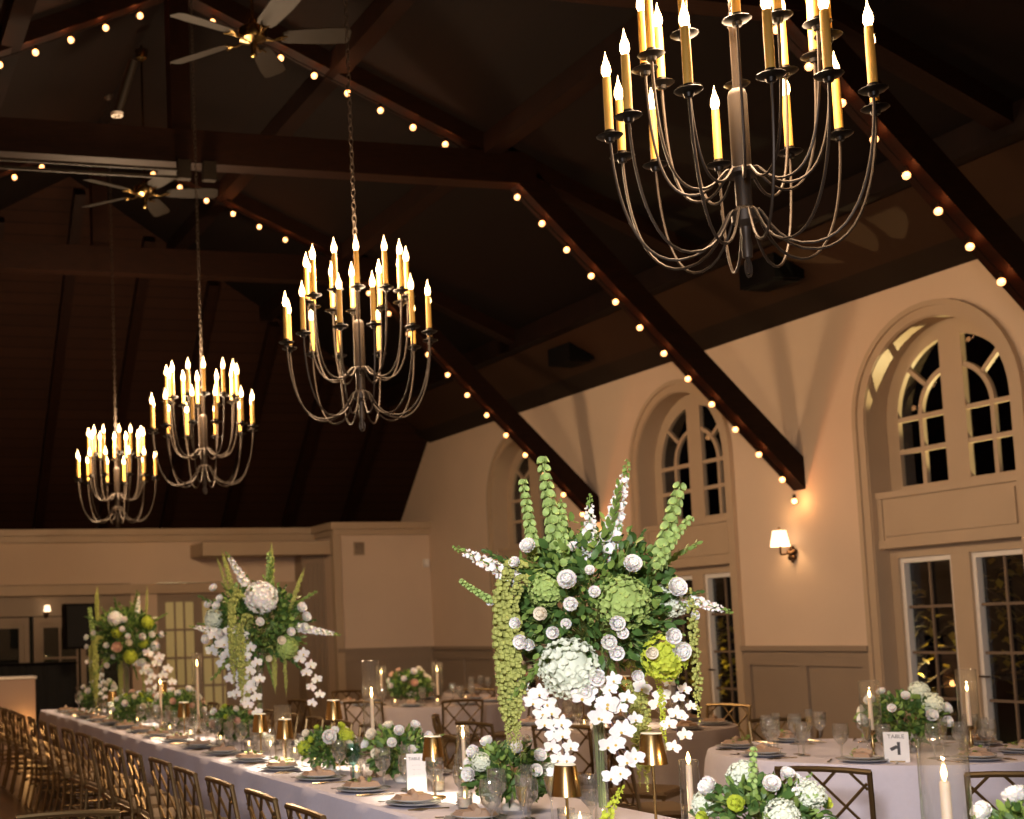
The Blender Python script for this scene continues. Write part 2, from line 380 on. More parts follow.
# ---- windows on the right wall
def arch_band(b, yc, x0, x1, r0, r1, z0, sp=SPR, seg=22):
    """an arch-topped band between radii r0<r1, legs from z0 to the springing, thickness x0..x1"""
    def path(r): return [(yc - r, z0)] + arc(yc, sp, r, seg) + [(yc + r, z0)]
    A, B = path(r0), path(r1); n = len(A)
    vs_ = [(x0, y, z) for y, z in A] + [(x0, y, z) for y, z in B] + [(x1, y, z) for y, z in A] + [(x1, y, z) for y, z in B]
    fs = []
    for i in range(n - 1):
        fs += [(i, i + 1, n + i + 1, n + i), (2 * n + i, 3 * n + i, 3 * n + i + 1, 2 * n + i + 1), (i, 2 * n + i, 2 * n + i + 1, i + 1), (n + i, n + i + 1, 3 * n + i + 1, 3 * n + i)]
    b.add(vs_, fs)
def window(k, yc):
    e = struct(empty('window_%d' % k, (0, 0, 0)))
    b = MB()
    arch_band(b, yc, WX - .035, WX + .02, RI + .012, RO, 0)
    arch_band(b, yc, WX - .055, WX + .015, RO - .05, RO + .006, 0)
    arch_band(b, yc, WX - .02, WX + .31, RI, RI + .07, 0)   # reveal lining
    b.build('casing', 'trim', e)
    # sash at X=10.75
    x0, x1 = WX + .235, WX + .285; zs = 2.84
    b = MB(); arch_band(b, yc, x0, x1, .74, RI + .01, zs)
    b.box((x0, yc - RI, zs - .1), (x1, yc + RI, zs + .05))
    b.box((x0 - .004, yc - .135, zs), (x1, yc + .135, SPR + .76))
    b.build('frame', 'trim', e)
    b = MB(); mw = .022; xa, xb = x0 + .005, x1 - .005
    def ringseg(r0, r1, a0, a1, xa_, xb_):
        A = arc(yc, SPR, r0, 14, a0, a1); B = arc(yc, SPR, r1, 14, a0, a1); n = 15
        vs_ = [(xa_, y, z) for y, z in A] + [(xa_, y, z) for y, z in B] + [(xb_, y, z) for y, z in A] + [(xb_, y, z) for y, z in B]
        fs = []
        for i in range(n - 1): fs += [(i, i + 1, n + i + 1, n + i), (i, 2 * n + i, 2 * n + i + 1, i + 1), (n + i, n + i + 1, 3 * n + i + 1, 3 * n + i)]
        b.add(vs_, fs)
    for s_ in (-1, 1):
        a0, a1 = (math.acos(.14 / .45), 0.0) if s_ > 0 else (0, 0)
        yi = yc + s_ * .135; yo = yc + s_ * .74; ym = yc + s_ * .44
        if s_ < 0: ringseg(.42, .47, 0.0, math.acos(.135 / .45), xa, xb)
        else: ringseg(.42, .47, PI - math.acos(.135 / .45), PI, xa, xb)
        ang = PI * .23 if s_ < 0 else PI * .77
        b.bar((xa + .02, yc - .46 * math.cos(ang), SPR + .46 * math.sin(ang)), (xa + .02, yc - .75 * math.cos(ang), SPR + .75 * math.sin(ang)), .04, .045)
        b.box((xa, ym - mw, zs), (xb, ym + mw, SPR))
        for z in (SPR, zs + .05 + (SPR - zs) * .48): b.box((xa, min(yi, yo), z - mw), (xb, max(yi, yo), z + mw))
    b.build('muntins', 'trim', e)
    b = MB()
    a = arc(yc, SPR, .76, 22); b.add([(x0 + .03, yc - .76, zs)] + [(x0 + .03, y, z) for y, z in a] + [(x0 + .03, yc + .76, zs)], [tuple(range(25))])
    b.build('pane', 'pane', e)
    # sill and raised apron panel
    b = MB(); b.box((WX + .06, yc - RI, 2.29), (WX + .3, yc + RI, 2.80)); b.box((WX + .03, yc - RI, 2.77), (WX + .3, yc + RI, 2.835)); b.box((WX + .03, yc - RI, 2.26), (WX + .3, yc + RI, 2.34))
    b.box((WX + .045, yc - RI, 2.3), (WX + .07, yc - RI + .06, 2.8)); b.box((WX + .045, yc + RI - .06, 2.3), (WX + .07, yc + RI, 2.8))
    b.box((WX + .045, yc - RI + .1, 2.385), (WX + .07, yc + RI - .1, 2.72))
    b.build('apron_panel', 'trim', e, smooth=False)
def french_door(k, yc):
    e = struct(empty('door_%d' % k, (0, 0, 0)))
    b = MB(); x0, x1 = WX + .16, WX + .28
    b.box((x0, yc - RI, 2.16), (x1, yc + RI, 2.27)); b.box((x0, yc - RI, 0), (x1, yc - RI + .1, 2.2)); b.box((x0, yc + RI - .1, 0), (x1, yc + RI, 2.2)); b.box((x0, yc - .11, 0), (x1, yc + .11, 2.2))
    b.build('frame', 'trim', e, smooth=False)
    for s_ in (-1, 1):
        ya, yb = sorted((yc + s_ * .11, yc + s_ * .8)); xa = x0 + .03; xb = x1 - .02
        b = MB(); f = .045
        b.box((xa, ya, .0), (xb, ya + f, 2.16)); b.box((xa, yb - f, 0), (xb, yb, 2.16)); b.box((xa, ya, 2.11), (xb, yb, 2.16)); b.box((xa, ya, 0), (xb, yb, .22))
        d = b.build('leaf', 'white', e, smooth=False)
        b = MB(); xc = (xa + xb) / 2; ym = (ya + yb) / 2
        b.box((xc - .008, ym - .012, .2), (xc + .012, ym + .012, 2.12))
        for z in (.75, 1.2, 1.66): b.box((xc - .008, ya + f, z - .012), (xc + .012, yb - f, z + .012))
        b.box((xc - .008, ya + f, .2), (xc + .012, ya + f + .035, 2.12))
        b.build('muntins', 'vent', d, smooth=False)
        b = MB(); b.add([(xc + .02, ya, .2), (xc + .02, yb, .2), (xc + .02, yb, 2.13), (xc + .02, ya, 2.13)], [(0, 1, 2, 3)]); b.build('pane', 'pane', d)
        b = MB(); b.tube([(xa - .01, yc + s_ * .15, .98), (xa - .06, yc + s_ * .15, .98), (xa - .06, yc + s_ * .27, .98)], .009, 6); b.build('handle', 'bronze', d)
for k, yc in enumerate(WIN): window(k + 1, yc); french_door(k + 1, yc)
# ---- wainscot
def wains_y(n, y0, y1, x=WX, npan=2):
    b = MB(); b.box((x - .015, y0, 0), (x + .01, y1, 1.22)); b.box((x - .07, y0, 1.22), (x + .01, y1, 1.275)); b.box((x - .03, y0, 1.17), (x + .01, y1, 1.2)); b.box((x - .03, y0, 0), (x + .01, y1, .16))
    L = (y1 - y0); pw = (L - .12 * (npan + 1)) / npan
    for i in range(npan + 1): ya = y0 + i * (pw + .12); b.box((x - .045, ya, .16), (x - .01, ya + .12, 1.17))
    b.box((x - .045, y0, .96 + .1), (x - .01, y1, 1.17)); b.box((x - .03, y0, .16), (x - .01, y1, .26))
    struct(b.build('trim_%d' % n, 'wains', smooth=False))
n = 3
for y0, y1 in ((YR, WIN[0] - RO), (WIN[0] + RO, WIN[1] - RO), (WIN[1] + RO, WIN[2] - RO), (WIN[2] + RO, WIN[3] - RO), (WIN[3] + RO, 22.7)):
    wains_y(n, y0, y1, npan=4 if n == 3 else 2); n += 1
# ---- far wall: block on the right, tall openings on the left
b = MB(); b.box((8.72, 22.7, 0), (WX, 24.0, 3.36)); struct(b.build('wall_far_block', 'wall', smooth=False))
b = MB(); b.box((8.60, 22.58, 3.36), (WX + .0, 24.1, 3.48)); b.box((8.66, 22.64, 3.26), (WX, 24.1, 3.37)); struct(b.build('trim_9', 'trim', smooth=False))
b = MB(); b.box((8.70, 22.68, 0), (WX, 22.7, 1.22)); b.box((8.68, 22.655, 1.21), (WX, 22.7, 1.28)); b.box((8.70, 22.665, 0), (WX, 22.7, .16))
for x in (8.72, 9.55, 10.38): b.box((x, 22.665, .16), (x + .12, 22.7, 1.2))
b.box((8.7, 22.665, 1.06), (WX, 22.7, 1.2)); struct(b.build('trim_10', 'wains', smooth=False))
b = MB(); b.box((8.66, 22.66, 0), (8.80, 22.8, 3.3)); struct(b.build('trim_11', 'trim', smooth=False))
# back wall pieces around the openings (header, piers)
b = MB(); b.box((LX, YB, 2.52), (8.72, YB + .2, 3.3)); b.box((6.95, YB, 0), (8.72, YB + .2, 2.52)); b.box((5.25, YB, 0), (5.72, YB + .2, 2.52)); b.box((LX, YB, 0), (1.6, YB + .2, 2.52)); struct(b.build('wall_far', 'wall', smooth=False))
b = MB(); b.box((LX, YB - .12, 3.36), (8.72, YB + .5, 3.47)); b.box((LX, YB - .06, 3.24), (8.72, YB + .2, 3.37)); struct(b.build('trim_12', 'trim', smooth=False))
b = MB(); b.box((LX, YB - .08, 2.33), (8.3, YB + .02, 2.46)); b.box((LX, YB - .05, 2.44), (8.3, YB + .02, 2.50)); struct(b.build('trim_13', 'trim', smooth=False))
b = MB(); b.box((6.35, 22.86, 2.94), (8.68, YB, 3.17)); struct(b.build('trim_14', 'trim', smooth=False))
b = MB(); b.box((8.30, 23.3, 0), (8.74, 23.7, 2.94))
for k in range(5): b.box((8.33 + k * .085, 23.28, .2), (8.37 + k * .085, 23.31, 2.8))
struct(b.build('trim_15', 'wains', smooth=False))
b = MB(); b.box((6.95, YB - .03, 0), (8.3, YB, 1.2)); b.box((6.95, YB - .05, 1.2), (8.3, YB, 1.27)); struct(b.build('trim_16', 'wains', smooth=False))
def far_door(k, x0, x1, z1, leaves, panemat, frame, cols=3, rows=4):
    e = struct(empty('door_%d' % k, (0, 0, 0)))
    y = YB + .02; b = MB(); b.box((x0 - .09, y, 0), (x0, y + .12, z1 + .1)); b.box((x1, y, 0), (x1 + .09, y + .12, z1 + .1)); b.box((x0 - .09, y, z1), (x1 + .09, y + .12, z1 + .1)); b.build('frame', frame, e, smooth=False)
    w_ = (x1 - x0) / leaves
    for i in range(leaves):
        a = x0 + i * w_; c = a + w_; b = MB(); f = .08; yy = y + .03
        b.box((a, yy, 0), (a + f, yy + .05, z1)); b.box((c - f, yy, 0), (c, yy + .05, z1)); b.box((a, yy, z1 - f), (c, yy + .05, z1)); b.box((a, yy, 0), (c, yy + .05, .2))
        d = b.build('leaf', frame, e, smooth=False); b = MB()
        for j in range(1, cols): xx = a + f + (w_ - 2 * f) * j / cols; b.box((xx - .018, yy + .01, .2), (xx + .018, yy + .04, z1 - f))
        for j in range(1, rows): zz = .2 + (z1 - f - .2) * j / rows; b.box((a + f, yy + .01, zz - .018), (c - f, yy + .04, zz + .018))
        b.build('muntins', frame, d, smooth=False)
        b = MB(); b.box((a + f, yy + .02, .2), (c - f, yy + .03, z1 - f)); b.build('pane', panemat, d, smooth=False)
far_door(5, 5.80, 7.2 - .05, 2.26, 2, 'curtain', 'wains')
far_door(6, 1.9, 3.36, 1.86, 2, 'pane', 'wains', 1, 1)
far_door(7, 3.62, 5.1, 1.86, 2, 'pane', 'wains', 2, 3)
b = MB(); b.box((1.6, YB + .03, 1.98), (5.3, YB + .1, 2.52)); b.box((1.6, YB, 0), (1.8, YB + .1, 2.4)); struct(b.build('trim_17', 'wains', smooth=False))
# lobby behind the far doors
b = MB(); b.box((1.0, 26.4, 0), (8.7, 26.5, 3.0)); b.box((1.0, 24.4, -.05), (8.7, 26.5, 0)); b.box((1.0, 24.35, 2.9), (8.7, 26.5, 3.0)); struct(b.build('wall_lobby', 'darkroom', smooth=False))
lamp('lobby_light', 'POINT', (6.4, 25.3, 2.2), 60, (1, .8, .42), .2)
lamp('lobby_light', 'POINT', (3.0, 25.6, 2.4), 10, (1, .75, .5), .2)
for x, z, sx, sz, lab in ((9.15, 3.02, .1, .12, 'square return air grille high on the far wall block'),):
    e = empty('wall_vent', (x, 22.69, z)); tag(e, lab, 'vent'); b = MB(); b.box((-sx, -.015, -sz), (sx, .01, sz)); b.build('frame', 'trim', e, smooth=False)
    b = MB()
    for k in range(7): b.box((-sx + .02, -.025, -sz + .025 + k * .03), (sx - .02, -.014, -sz + .04 + k * .03))
    b.build('grille', 'vent', e, smooth=False)
e = empty('smoke_alarm', (10.40, 22.68, 2.75)); tag(e, 'small white motion sensor near the top of the far right corner', 'sensor'); b = MB(); b.box((-.04, -.05, -.07), (.05, .02, .07)); b.build('housing', 'white', e); b = MB(); b.ball((0, -.05, -.03), .018, 8, 5); b.build('lens', 'white', e)
# ---- garden
b = MB(); b.box((WX + .3, -2, -.12), (30, 30, -.02)); struct(b.build('ground', 'ground'))
def shrub(x, y, h, r, seed, lab, nleaf=260):
    rr = random.Random(seed); e = empty('garden_tree', (x, y, 0)); tag(e, lab, 'tree', 'trees in the dark garden')
    b = MB(); b.tube([(0, 0, 0), (.05, .02, h * .4), (-.03, .05, h * .8)], [.05, .035, .01], 6)
    for k in range(6): a = rr.uniform(0, 6.28); b.tube([(0, 0, h * (.25 + .08 * k)), (math.cos(a) * r * .7, math.sin(a) * r * .7, h * (.4 + .09 * k))], [.02, .006], 5)
    b.build('trunk', 'bark', e)
    b = MB()
    for _ in range(nleaf):
        a = rr.uniform(0, 6.28); u = rr.random() ** .5; z = h * rr.uniform(.25, 1.05); q = r * u * math.sin(PI * min(1, max(.12, (z / h - .15) / .95)))
        c = Vector((q * math.cos(a), q * math.sin(a), z)); d = Vector((rr.gauss(0, 1), rr.gauss(0, 1), rr.gauss(-.3, .5))).normalized(); s_ = d.cross(Vector((0, 0, 1))).normalized() * .045; d = d * .07
        b.add([c - d, c + s_ + Vector((0, 0, .01)), c + d, c - s_ + Vector((0, 0, .01))], [(0, 1, 2, 3)])
    b.build('foliage', 'yleaf', e)
shrub(13.4, 12.9, 2.3, .9, 1, 'yellow leafed tree outside the nearest french doors'); shrub(13.0, 14.4, 1.9, .7, 2, 'low yellow leafed tree outside left leaf of the nearest doors', 160)
shrub(13.3, 18.8, 1.6, .7, 3, 'yellow leafed bush outside the middle french doors'); shrub(14.2, 20.3, 1.7, .8, 4, 'dim bush outside beside the middle french doors', 140)

# ================================================================ chandeliers
def bez(p0, p1, p2, p3, n):
    return [p0 * (1 - t) ** 3 + p1 * 3 * t * (1 - t) ** 2 + p2 * 3 * t * t * (1 - t) + p3 * t ** 3 for t in [i / n for i in range(n + 1)]]
def make_chandelier(label):
    e = empty('chandelier', (0, 0, 0)); tag(e, label, 'chandelier', 'row of candelabra chandeliers')
    b = MB(); b.lathe([(.001, .02), (.018, .02), (.022, .06), (.016, .1), (.02, .14), (.05, .16), (.052, .20), (.03, .22), (.03, .33), (.028, .34), (.068, .345), (.07, .36), (.045, .37)], seg=16)
    b.lathe([(.001, .37), (.036, .37), (.036, .66), (.03, .68), (.014, .69), (.014, .93), (.02, .94), (.001, .96)], seg=16)
    b.build('stem', 'iron', e)
    b = MB(); b.tube([Vector((.02 * math.sin(a), 0, -.02 + .035 * math.cos(a))) for a in [2 * PI * i / 14 for i in range(15)]], .005, 6); b.tube([(0, 0, 0.02), (0, 0, -.04)], .008, 6); b.build('finial', 'iron', e)
    def arm(rad, z0, zc, dip):
        b = MB(); pts = bez(Vector((.04, 0, z0)), Vector((.07, 0, z0 + .03)), Vector((.09, 0, z0 - dip)), Vector((rad * .52, 0, z0 - dip)), 8)[:-1]
        pts += bez(Vector((rad * .52, 0, z0 - dip)), Vector((rad * .86, 0, z0 - dip)), Vector((rad * .99, 0, z0 + .1)), Vector((rad, 0, zc)), 12)
        b.tube(pts, .0057, 7)
        a = b.build('arm', 'iron', None); me = a.data; bpy.data.objects.remove(a); return me
    lo = arm(.48, .20, .54, .17); hi = arm(.33, .36, .82, .07)
    b = MB(); b.lathe([(.001, -.02), (.016, -.018), (.02, -.004), (.042, 0), (.052, .008), (.05, .010), (.02, .004), (.019, .03), (.001, .03)], seg=14); o_ = b.build('drip_pan', 'ironpan'); pan = o_.data; bpy.data.objects.remove(o_)
    b = MB(); b.lathe([(.001, .028), (.0165, .028), (.0165, .15), (.0155, .245), (.001, .248)], seg=10); o_ = b.build('candle', 'candle'); cnd = o_.data; bpy.data.objects.remove(o_)
    b = MB(); b.lathe([(.001, .245), (.011, .246), (.0185, .268), (.0165, .29), (.008, .315), (.003, .335), (.0005, .352)], seg=10); o_ = b.build('bulb', 'bulb'); blb = o_.data; bpy.data.objects.remove(o_)
    for rad, zc, me, ph in ((.48, .54, lo, 13), (.33, .82, hi, 2)):
        for k in range(12):
            a = math.radians(ph + 30 * k + ((k * 7) % 5 - 2) * 1.6)
            A = child(('arm', me), e, (0, 0, 0), (0, 0, a))
            child(('drip_pan', pan), A, (rad, 0, zc)); child(('candle', cnd), A, (rad, 0, zc)); child(('bulb', blb), A, (rad, 0, zc))
    # chain to the tie of the roof
    b = MB(); z = .96; k = 0
    while z < 5.3:
        u = Vector((1, 0, 0)) if k % 2 else Vector((0, 1, 0))
        b.tube([u * (.014 * math.sin(a)) + Vector((0, 0, z + .02 - .028 * math.cos(a))) for a in [2 * PI * i / 8 for i in range(9)]], .004, 4); z += .044; k += 1
    b.build('chain', 'iron', e)
    b = MB(); b.lathe([(.001, 5.24), (.03, 5.25), (.06, 5.3), (.065, 5.34), (.001, 5.34)], seg=14); b.build('canopy', 'iron', e)
    return e
ch = make_chandelier('largest black iron candelabra chandelier, nearest, above the tall right floral arrangement')
spots = [((3.44, 4.47), ch['label'], 20), ((3.44, 8.39), 'candelabra chandelier of middle size, second in the row from the right', 8), ((3.44, 12.25), 'candelabra chandelier third in the row, left of the second', 17), ((3.44, 16.15), 'smallest candelabra chandelier, farthest, at the left end of the row', -9)]
for i, ((x, y), lab, rz) in enumerate(spots):
    c = ch if i == 0 else dup(ch, (0, 0, 0))
    c.location = (x, y, 2.92); c.rotation_euler = (0, 0, math.radians(rz)); c['label'] = lab
    lamp('chandelier_light', 'POINT', (x, y, 4.12), (230, 230, 300, 330)[i], WARM, .3)
    lamp('chandelier_light', 'POINT', (x, y, 3.82), (95, 95, 130, 140)[i], WARM, .42)

# ================================================================ ceiling fans
def make_fan(label, phase):
    e = empty('ceiling_fan'); tag(e, label, 'ceiling fan', 'ceiling fans on the ridge')
    b = MB(); b.lathe([(.001, -.17), (.02, -.165), (.028, -.15), (.02, -.12), (.024, -.1), (.03, -.05), (.05, -.04), (.11, -.02), (.125, .02), (.12, .07), (.07, .1), (.03, .12), (.03, .16), (.001, .17)], seg=20); b.build('motor', 'brass', e)
    b = MB(); b.tube([(0, 0, .15), (0, 0, 1.68)], .014, 8); b.lathe([(.015, 1.5), (.06, 1.53), (.075, 1.6), (.075, 1.62)], seg=14); b.build('downrod', 'brass', e)
    b = MB(); pts = [(.24, -.06), (.30, -.08), (.62, -.1), (.77, -.095), (.80, -.06), (.80, .06), (.77, .095), (.62, .1), (.30, .08), (.24, .06)]
    rot = Matrix.Rotation(math.radians(-14), 4, 'X')
    top = [rot @ Vector((x, y, .005)) for x, y in pts]; bot = [rot @ Vector((x, y, -.003)) for x, y in pts]; nn = len(pts)
    b.add(top + bot, [tuple(range(nn)), tuple(range(2 * nn - 1, nn - 1, -1))] + [(i, i + nn, (i + 1) % nn + nn, (i + 1) % nn) for i in range(nn)])
    o_ = b.build('blade', 'fanblade'); bl = o_.data; bpy.data.objects.remove(o_)
    b = MB(); b.tube([(.1, 0, -.02), (.17, .0, -.03), (.22, .02, -.012), (.28, .04, -.005)], .008, 6); b.tube([(.17, 0, -.03), (.22, -.02, -.012), (.28, -.04, -.015)], .008, 6); b.tube([(.22, .02, -.012), (.25, 0, -.02), (.22, -.02, -.012)], .006, 6)
    o_ = b.build('blade_iron', 'brass'); bi = o_.data; bpy.data.objects.remove(o_)
    for k in range(5):
        a = math.radians(phase + 72 * k); B = child(('blade', bl), e, (0, 0, 0), (0, 0, a)); child(('blade_iron', bi), B, (0, 0, 0))
    return e
f1 = make_fan('gold brown five bladed ceiling fan at the top left, above the tie beam', -14); f1.location = (3.44, 10.4, 6.43)
f2 = dup(f1, (3.44, 14.34, 6.40), math.radians(4)); f2['label'] = 'smaller looking ceiling fan seen below the tie beam, farther away'
# spotlight can on the beam, pale rail under the beam, sprinkler drop
e = empty('spotlight', (2.8, 12.75, 6.64)); tag(e, 'small cylindrical spotlight with pale rim above the tie beam, left of the fan', 'spotlight')
b = MB(); b.tube([(0, 0, 0), (.12, -.25, .45)], .045, 12); b.build('housing', 'fanblade', e); b = MB(); b.lathe([(.03, -.02), (.06, -.02), (.062, .01), (.045, .02)], seg=14); b.lathe([(.001, -.01), (.03, -.01)], seg=12); b.build('lens', 'white', e)
e = empty('light_rail', (0, 12.86, 0)); tag(e, 'thin pale double rail fixed below the tie beam, ending over the far fan', 'rail')
b = MB(); b.box((-.3, -.03, 6.14), (3.45, .0, 6.165)); b.box((-.3, -.03, 6.06), (3.45, .0, 6.085)); b.build('rail', 'fanblade', e, smooth=False)
for x in (3.42, 3.68): b = MB(); b.box((x, -.05, 6.06), (x + .13, .03, 6.25)); b.build('bracket', 'fanblade', e, smooth=False)
e = empty('sprinkler_pipe', (9.4, 9.27, 5.49)); tag(e, 'thin sprinkler drop pipe hanging below the purlin at upper right', 'sprinkler')
b = MB(); b.tube([(0, 0, .03), (0, 0, .45)], .012, 6); b.build('pipe', 'bronze', e); b = MB(); b.lathe([(.001, 0), (.03, .0), (.012, .015), (.012, .05)], seg=8); b.build('head', 'brass', e)

# ================================================================ wall sconces
def make_sconce(label):
    e = empty('wall_sconce'); tag(e, label, 'wall sconce')
    b = MB()
    for a in range(5):   # rosette backplate
        t_ = a * 2 * PI / 5 + .3; b.ball((-.02, .045 * math.cos(t_), -.02 + .055 * math.sin(t_)), .035, 8, 6)
    b.ball((-.03, 0, -.02), .04, 10, 6); b.ball((-.02, 0, -.11), .018, 8, 5); b.build('backplate', 'bronze', e)
    b = MB(); b.tube([(-.03, 0, -.02), (-.16, 0, -.03), (-.17, 0, -.02), (-.17, 0, .09)], .011, 8); b.build('arm', 'bronze', e)
    b = MB(); b.lathe([(.105, .06), (.07, .235)], (-.17, 0, 0), 24); b.build('shade', 'shade', e)
    b = MB(); b.tube([(-.17, 0, .09), (-.17, 0, .25)], .004, 5); b.ball((-.17, 0, .262), .014, 8, 5); b.build('finial', 'bronze', e)
    return e
s1 = make_sconce('lit wall sconce with white tapered shade between the two nearest windows'); s1.location = (WX, 13.2, 2.32)
lamp('sconce_light', 'POINT', (WX - .17, 13.2, 2.46), 5.5, (1, .62, .32), .04)
s2 = dup(s1, (3.75, YB - .01, 2.02), PI / 2 * 1 ); s2.rotation_euler = (0, 0, PI / 2); s2.scale = (.6,) * 3; s2['label'] = 'small dim wall sconce on the far wall beside the loudspeaker'

# ================================================================ long table
TX0, TX1, TY0, TY1, TH = 2.48, 3.42, 2.9, 16.2, .75
e = empty('banquet_table', (2.95, 9.5, 0)); tag(e, 'very long straight banquet table running to the far wall', 'table')
b = MB(); b.box((-.45, -6.55, .70), (.45, 6.65, .735)); b.build('tabletop', 'wains', e, smooth=False)
for k in range(7):
    for s_ in (-1, 1): b = MB(); b.tube([(s_ * .36, -6.3 + k * 2.13, 0), (s_ * .36, -6.3 + k * 2.13, .7)], .018, 8); b.build('leg', 'blackp', e)
def cloth_rect(x0, x1, y0, y1, z, drop, seed):
    rr = random.Random(seed); b = MB(); per = []
    st = .07
    def run(a, c, f):
        n_ = max(2, int(abs(c - a) / st)); return [f(a + (c - a) * i / n_) for i in range(n_)]
    per += run(y0, y1, lambda t_: (x0, t_, -1, 0)); per += run(x0, x1, lambda t_: (t_, y1, 0, 1)); per += run(y1, y0, lambda t_: (x1, t_, 1, 0)); per += run(x1, x0, lambda t_: (t_, y0, 0, -1))
    n_ = len(per); vs_ = []; hs = [0, .01, .05, .25, .5, drop]
    ph = [rr.uniform(0, 6.28) for _ in range(4)]
    for j, h in enumerate(hs):
        for i, (x, y, nx, ny) in enumerate(per):
            s_ = i * st; amp = .0 if j < 2 else .028 * (h / drop) ** .8
            fo = amp * (math.sin(s_ * 9.5 + ph[0]) * .6 + math.sin(s_ * 15.3 + ph[1]) * .4 + .6)
            o_ = (.0 if j == 0 else .008 + .01 * j) + fo
            vs_.append((x + nx * o_, y + ny * o_, z - h if j < len(hs) - 1 else .02))
    fs = [(j * n_ + i, j * n_ + (i + 1) % n_, (j + 1) * n_ + (i + 1) % n_, (j + 1) * n_ + i) for j in range(len(hs) - 1) for i in range(n_)]
    b.add(vs_, fs); b.add([(x, y, z) for x, y, _, _ in per], [tuple(range(n_ - 1, -1, -1))])
    return b
o = cloth_rect(TX0, TX1, TY0, TY1, TH, .73, 3).build('tablecloth', 'cloth'); tag(o, 'pale lilac white floor length cloth on the long banquet table', 'tablecloth')
# ================================================================ chairs
def make_chair():
    e = empty('banquet_chair'); tag(e, 'x', 'chair')
    # front faces +x; the back is at x=0
    H_ = .84; W_ = .20
    for s_ in (-1, 1):
        b = MB(); b.tube([(-.06, s_ * W_, 0), (.0, s_ * W_, .25), (.01, s_ * W_, .44), (-.02, s_ * W_, .62), (-.06, s_ * (W_ + .005), H_)], .0125, 8); b.build('back_post', 'goldchair', e)
        b = MB(); b.tube([(.42, s_ * W_, 0), (.40, s_ * W_, .43)], .0125, 8); b.build('front_leg', 'goldchair', e)
    b = MB(); b.tube([(-.06, -W_ - .012, H_ - .004), (-.072, -.1, H_ + .004), (-.077, 0, H_ + .006), (-.072, .1, H_ + .004), (-.06, W_ + .012, H_ - .004)], .014, 8)
    b.build('top_rail', 'goldchair', e)
    b = MB(); b.tube([(-.0, -W_, .50), (-.0, W_, .50)], .009, 6); b.build('lower_rail', 'goldchair', e)
    b = MB(); z0, z1 = .50, H_; hh = z1 - z0
    def X(z): return -.005 - .07 * (z - z0) / hh
    for d in (1, -1):
        for c in (-.27, -.09, .09, .27):
            # line y = c + d*(z-z0)*k , clipped to the frame
            k_ = .9; pts = []
            for i in range(25):
                z = z0 + hh * i / 24; y = d * (c + k_ * (z - z0 - hh / 2))
                if abs(y) <= W_: pts.append((X(z), y, z))
            if len(pts) > 2: b.tube([pts[0], pts[-1]], .0075, 6)
    b.build('lattice', 'goldchair', e)
    b = MB(); b.box((-.0, -W_ - .01, .425), (.42, W_ + .01, .45)); b.build('seat', 'goldchair', e, smooth=False)
    b = MB(); vs_ = []
    prof = [(0, 0), (.01, .02), (.04, .03)]
    for inset, z in prof:
        vs_ += [(.01 + inset, -W_ + inset, .45 + z), (.41 - inset, -W_ + inset, .45 + z), (.41 - inset, W_ - inset, .45 + z), (.01 + inset, W_ - inset, .45 + z)]
    b.add(vs_, [(j * 4 + i, j * 4 + (i + 1) % 4, j * 4 + 4 + (i + 1) % 4, j * 4 + 4 + i) for j in range(2) for i in range(4)] + [(8, 9, 10, 11)]); b.build('cushion', 'cushion', e)
    b = MB()
    for s_ in (-1, 1): b.tube([(-.02, s_ * W_, .2), (.41, s_ * W_, .2)], .008, 6); b.tube([(-.02, s_ * W_, .3), (.41, s_ * W_, .3)], .008, 6)
    b.tube([(.41, -W_, .22), (.41, W_, .22)], .008, 6); b.tube([(.0, -W_, .22), (.0, W_, .22)], .008, 6)
    b.build('stretcher', 'goldchair', e)
    return e
chair0 = make_chair(); used = [False]
def put_chair(x, y, rz, lab, group):
    c = chair0 if not used[0] else dup(chair0, (0, 0, 0)); used[0] = True
    c.location = (x, y, 0); c.rotation_euler = (0, 0, rz); c['label'] = lab; c['group'] = group
    return c
NS = 18
for k in range(NS):
    y = 5.36 + .625 * k
    put_chair(1.945 + RND.uniform(-.015, .015), y, RND.uniform(-.06, .06), ORD[k] + ' gold lattice back chair along the left side of the long table', 'chairs on the left side of the long table')
for k in range(12):
    y = 8.6 + .625 * k
    put_chair(3.96, y, PI + RND.uniform(-.05, .05), ORD[k] + ' gold chair along the far right side of the long table', 'chairs on the right side of the long table')
for x, y, r, lab in ((.55, 6.55, .4, 'gold chair at the bottom left corner, cut off by the frame'), (.98, 5.75, 1.5, 'gold chair with rounded top rail at the bottom left edge')):
    put_chair(x, y, r, lab, 'chairs at the lower left')

# ================================================================ round tables
TABLES = [(6.2, 7.2, .95, 'nearest round table at the right'), (6.21, 9.99, .88, 'middle round table behind the tall flowers'), (6.45, 14.4, .95, 'far round table in front of the corner'), (8.6, 16.2, .92, 'farthest round table by the right wall')]
def cloth_round(r, z, seed):
    b = MB(); n_ = 96; hs = [(0, r - .005), (.012, r), (.06, r + .012), (.3, r + .03), (.55, r + .05), (z - .02, r + .07)]; vs_ = []
    ph = random.Random(seed).uniform(0, 6)
    for j, (h, q) in enumerate(hs):
        for i in range(n_):
            a = 2 * PI * i / n_; rr = q + (0 if j < 2 else .035 * (h / z) * (math.sin(14 * a + ph) + .5 * math.sin(23 * a)))
            vs_.append((rr * math.cos(a), rr * math.sin(a), z - h))
    b.add(vs_, [((j + 1) * n_ + i, (j + 1) * n_ + (i + 1) % n_, j * n_ + (i + 1) % n_, j * n_ + i) for j in range(len(hs) - 1) for i in range(n_)] + [tuple(range(n_))])
    return b
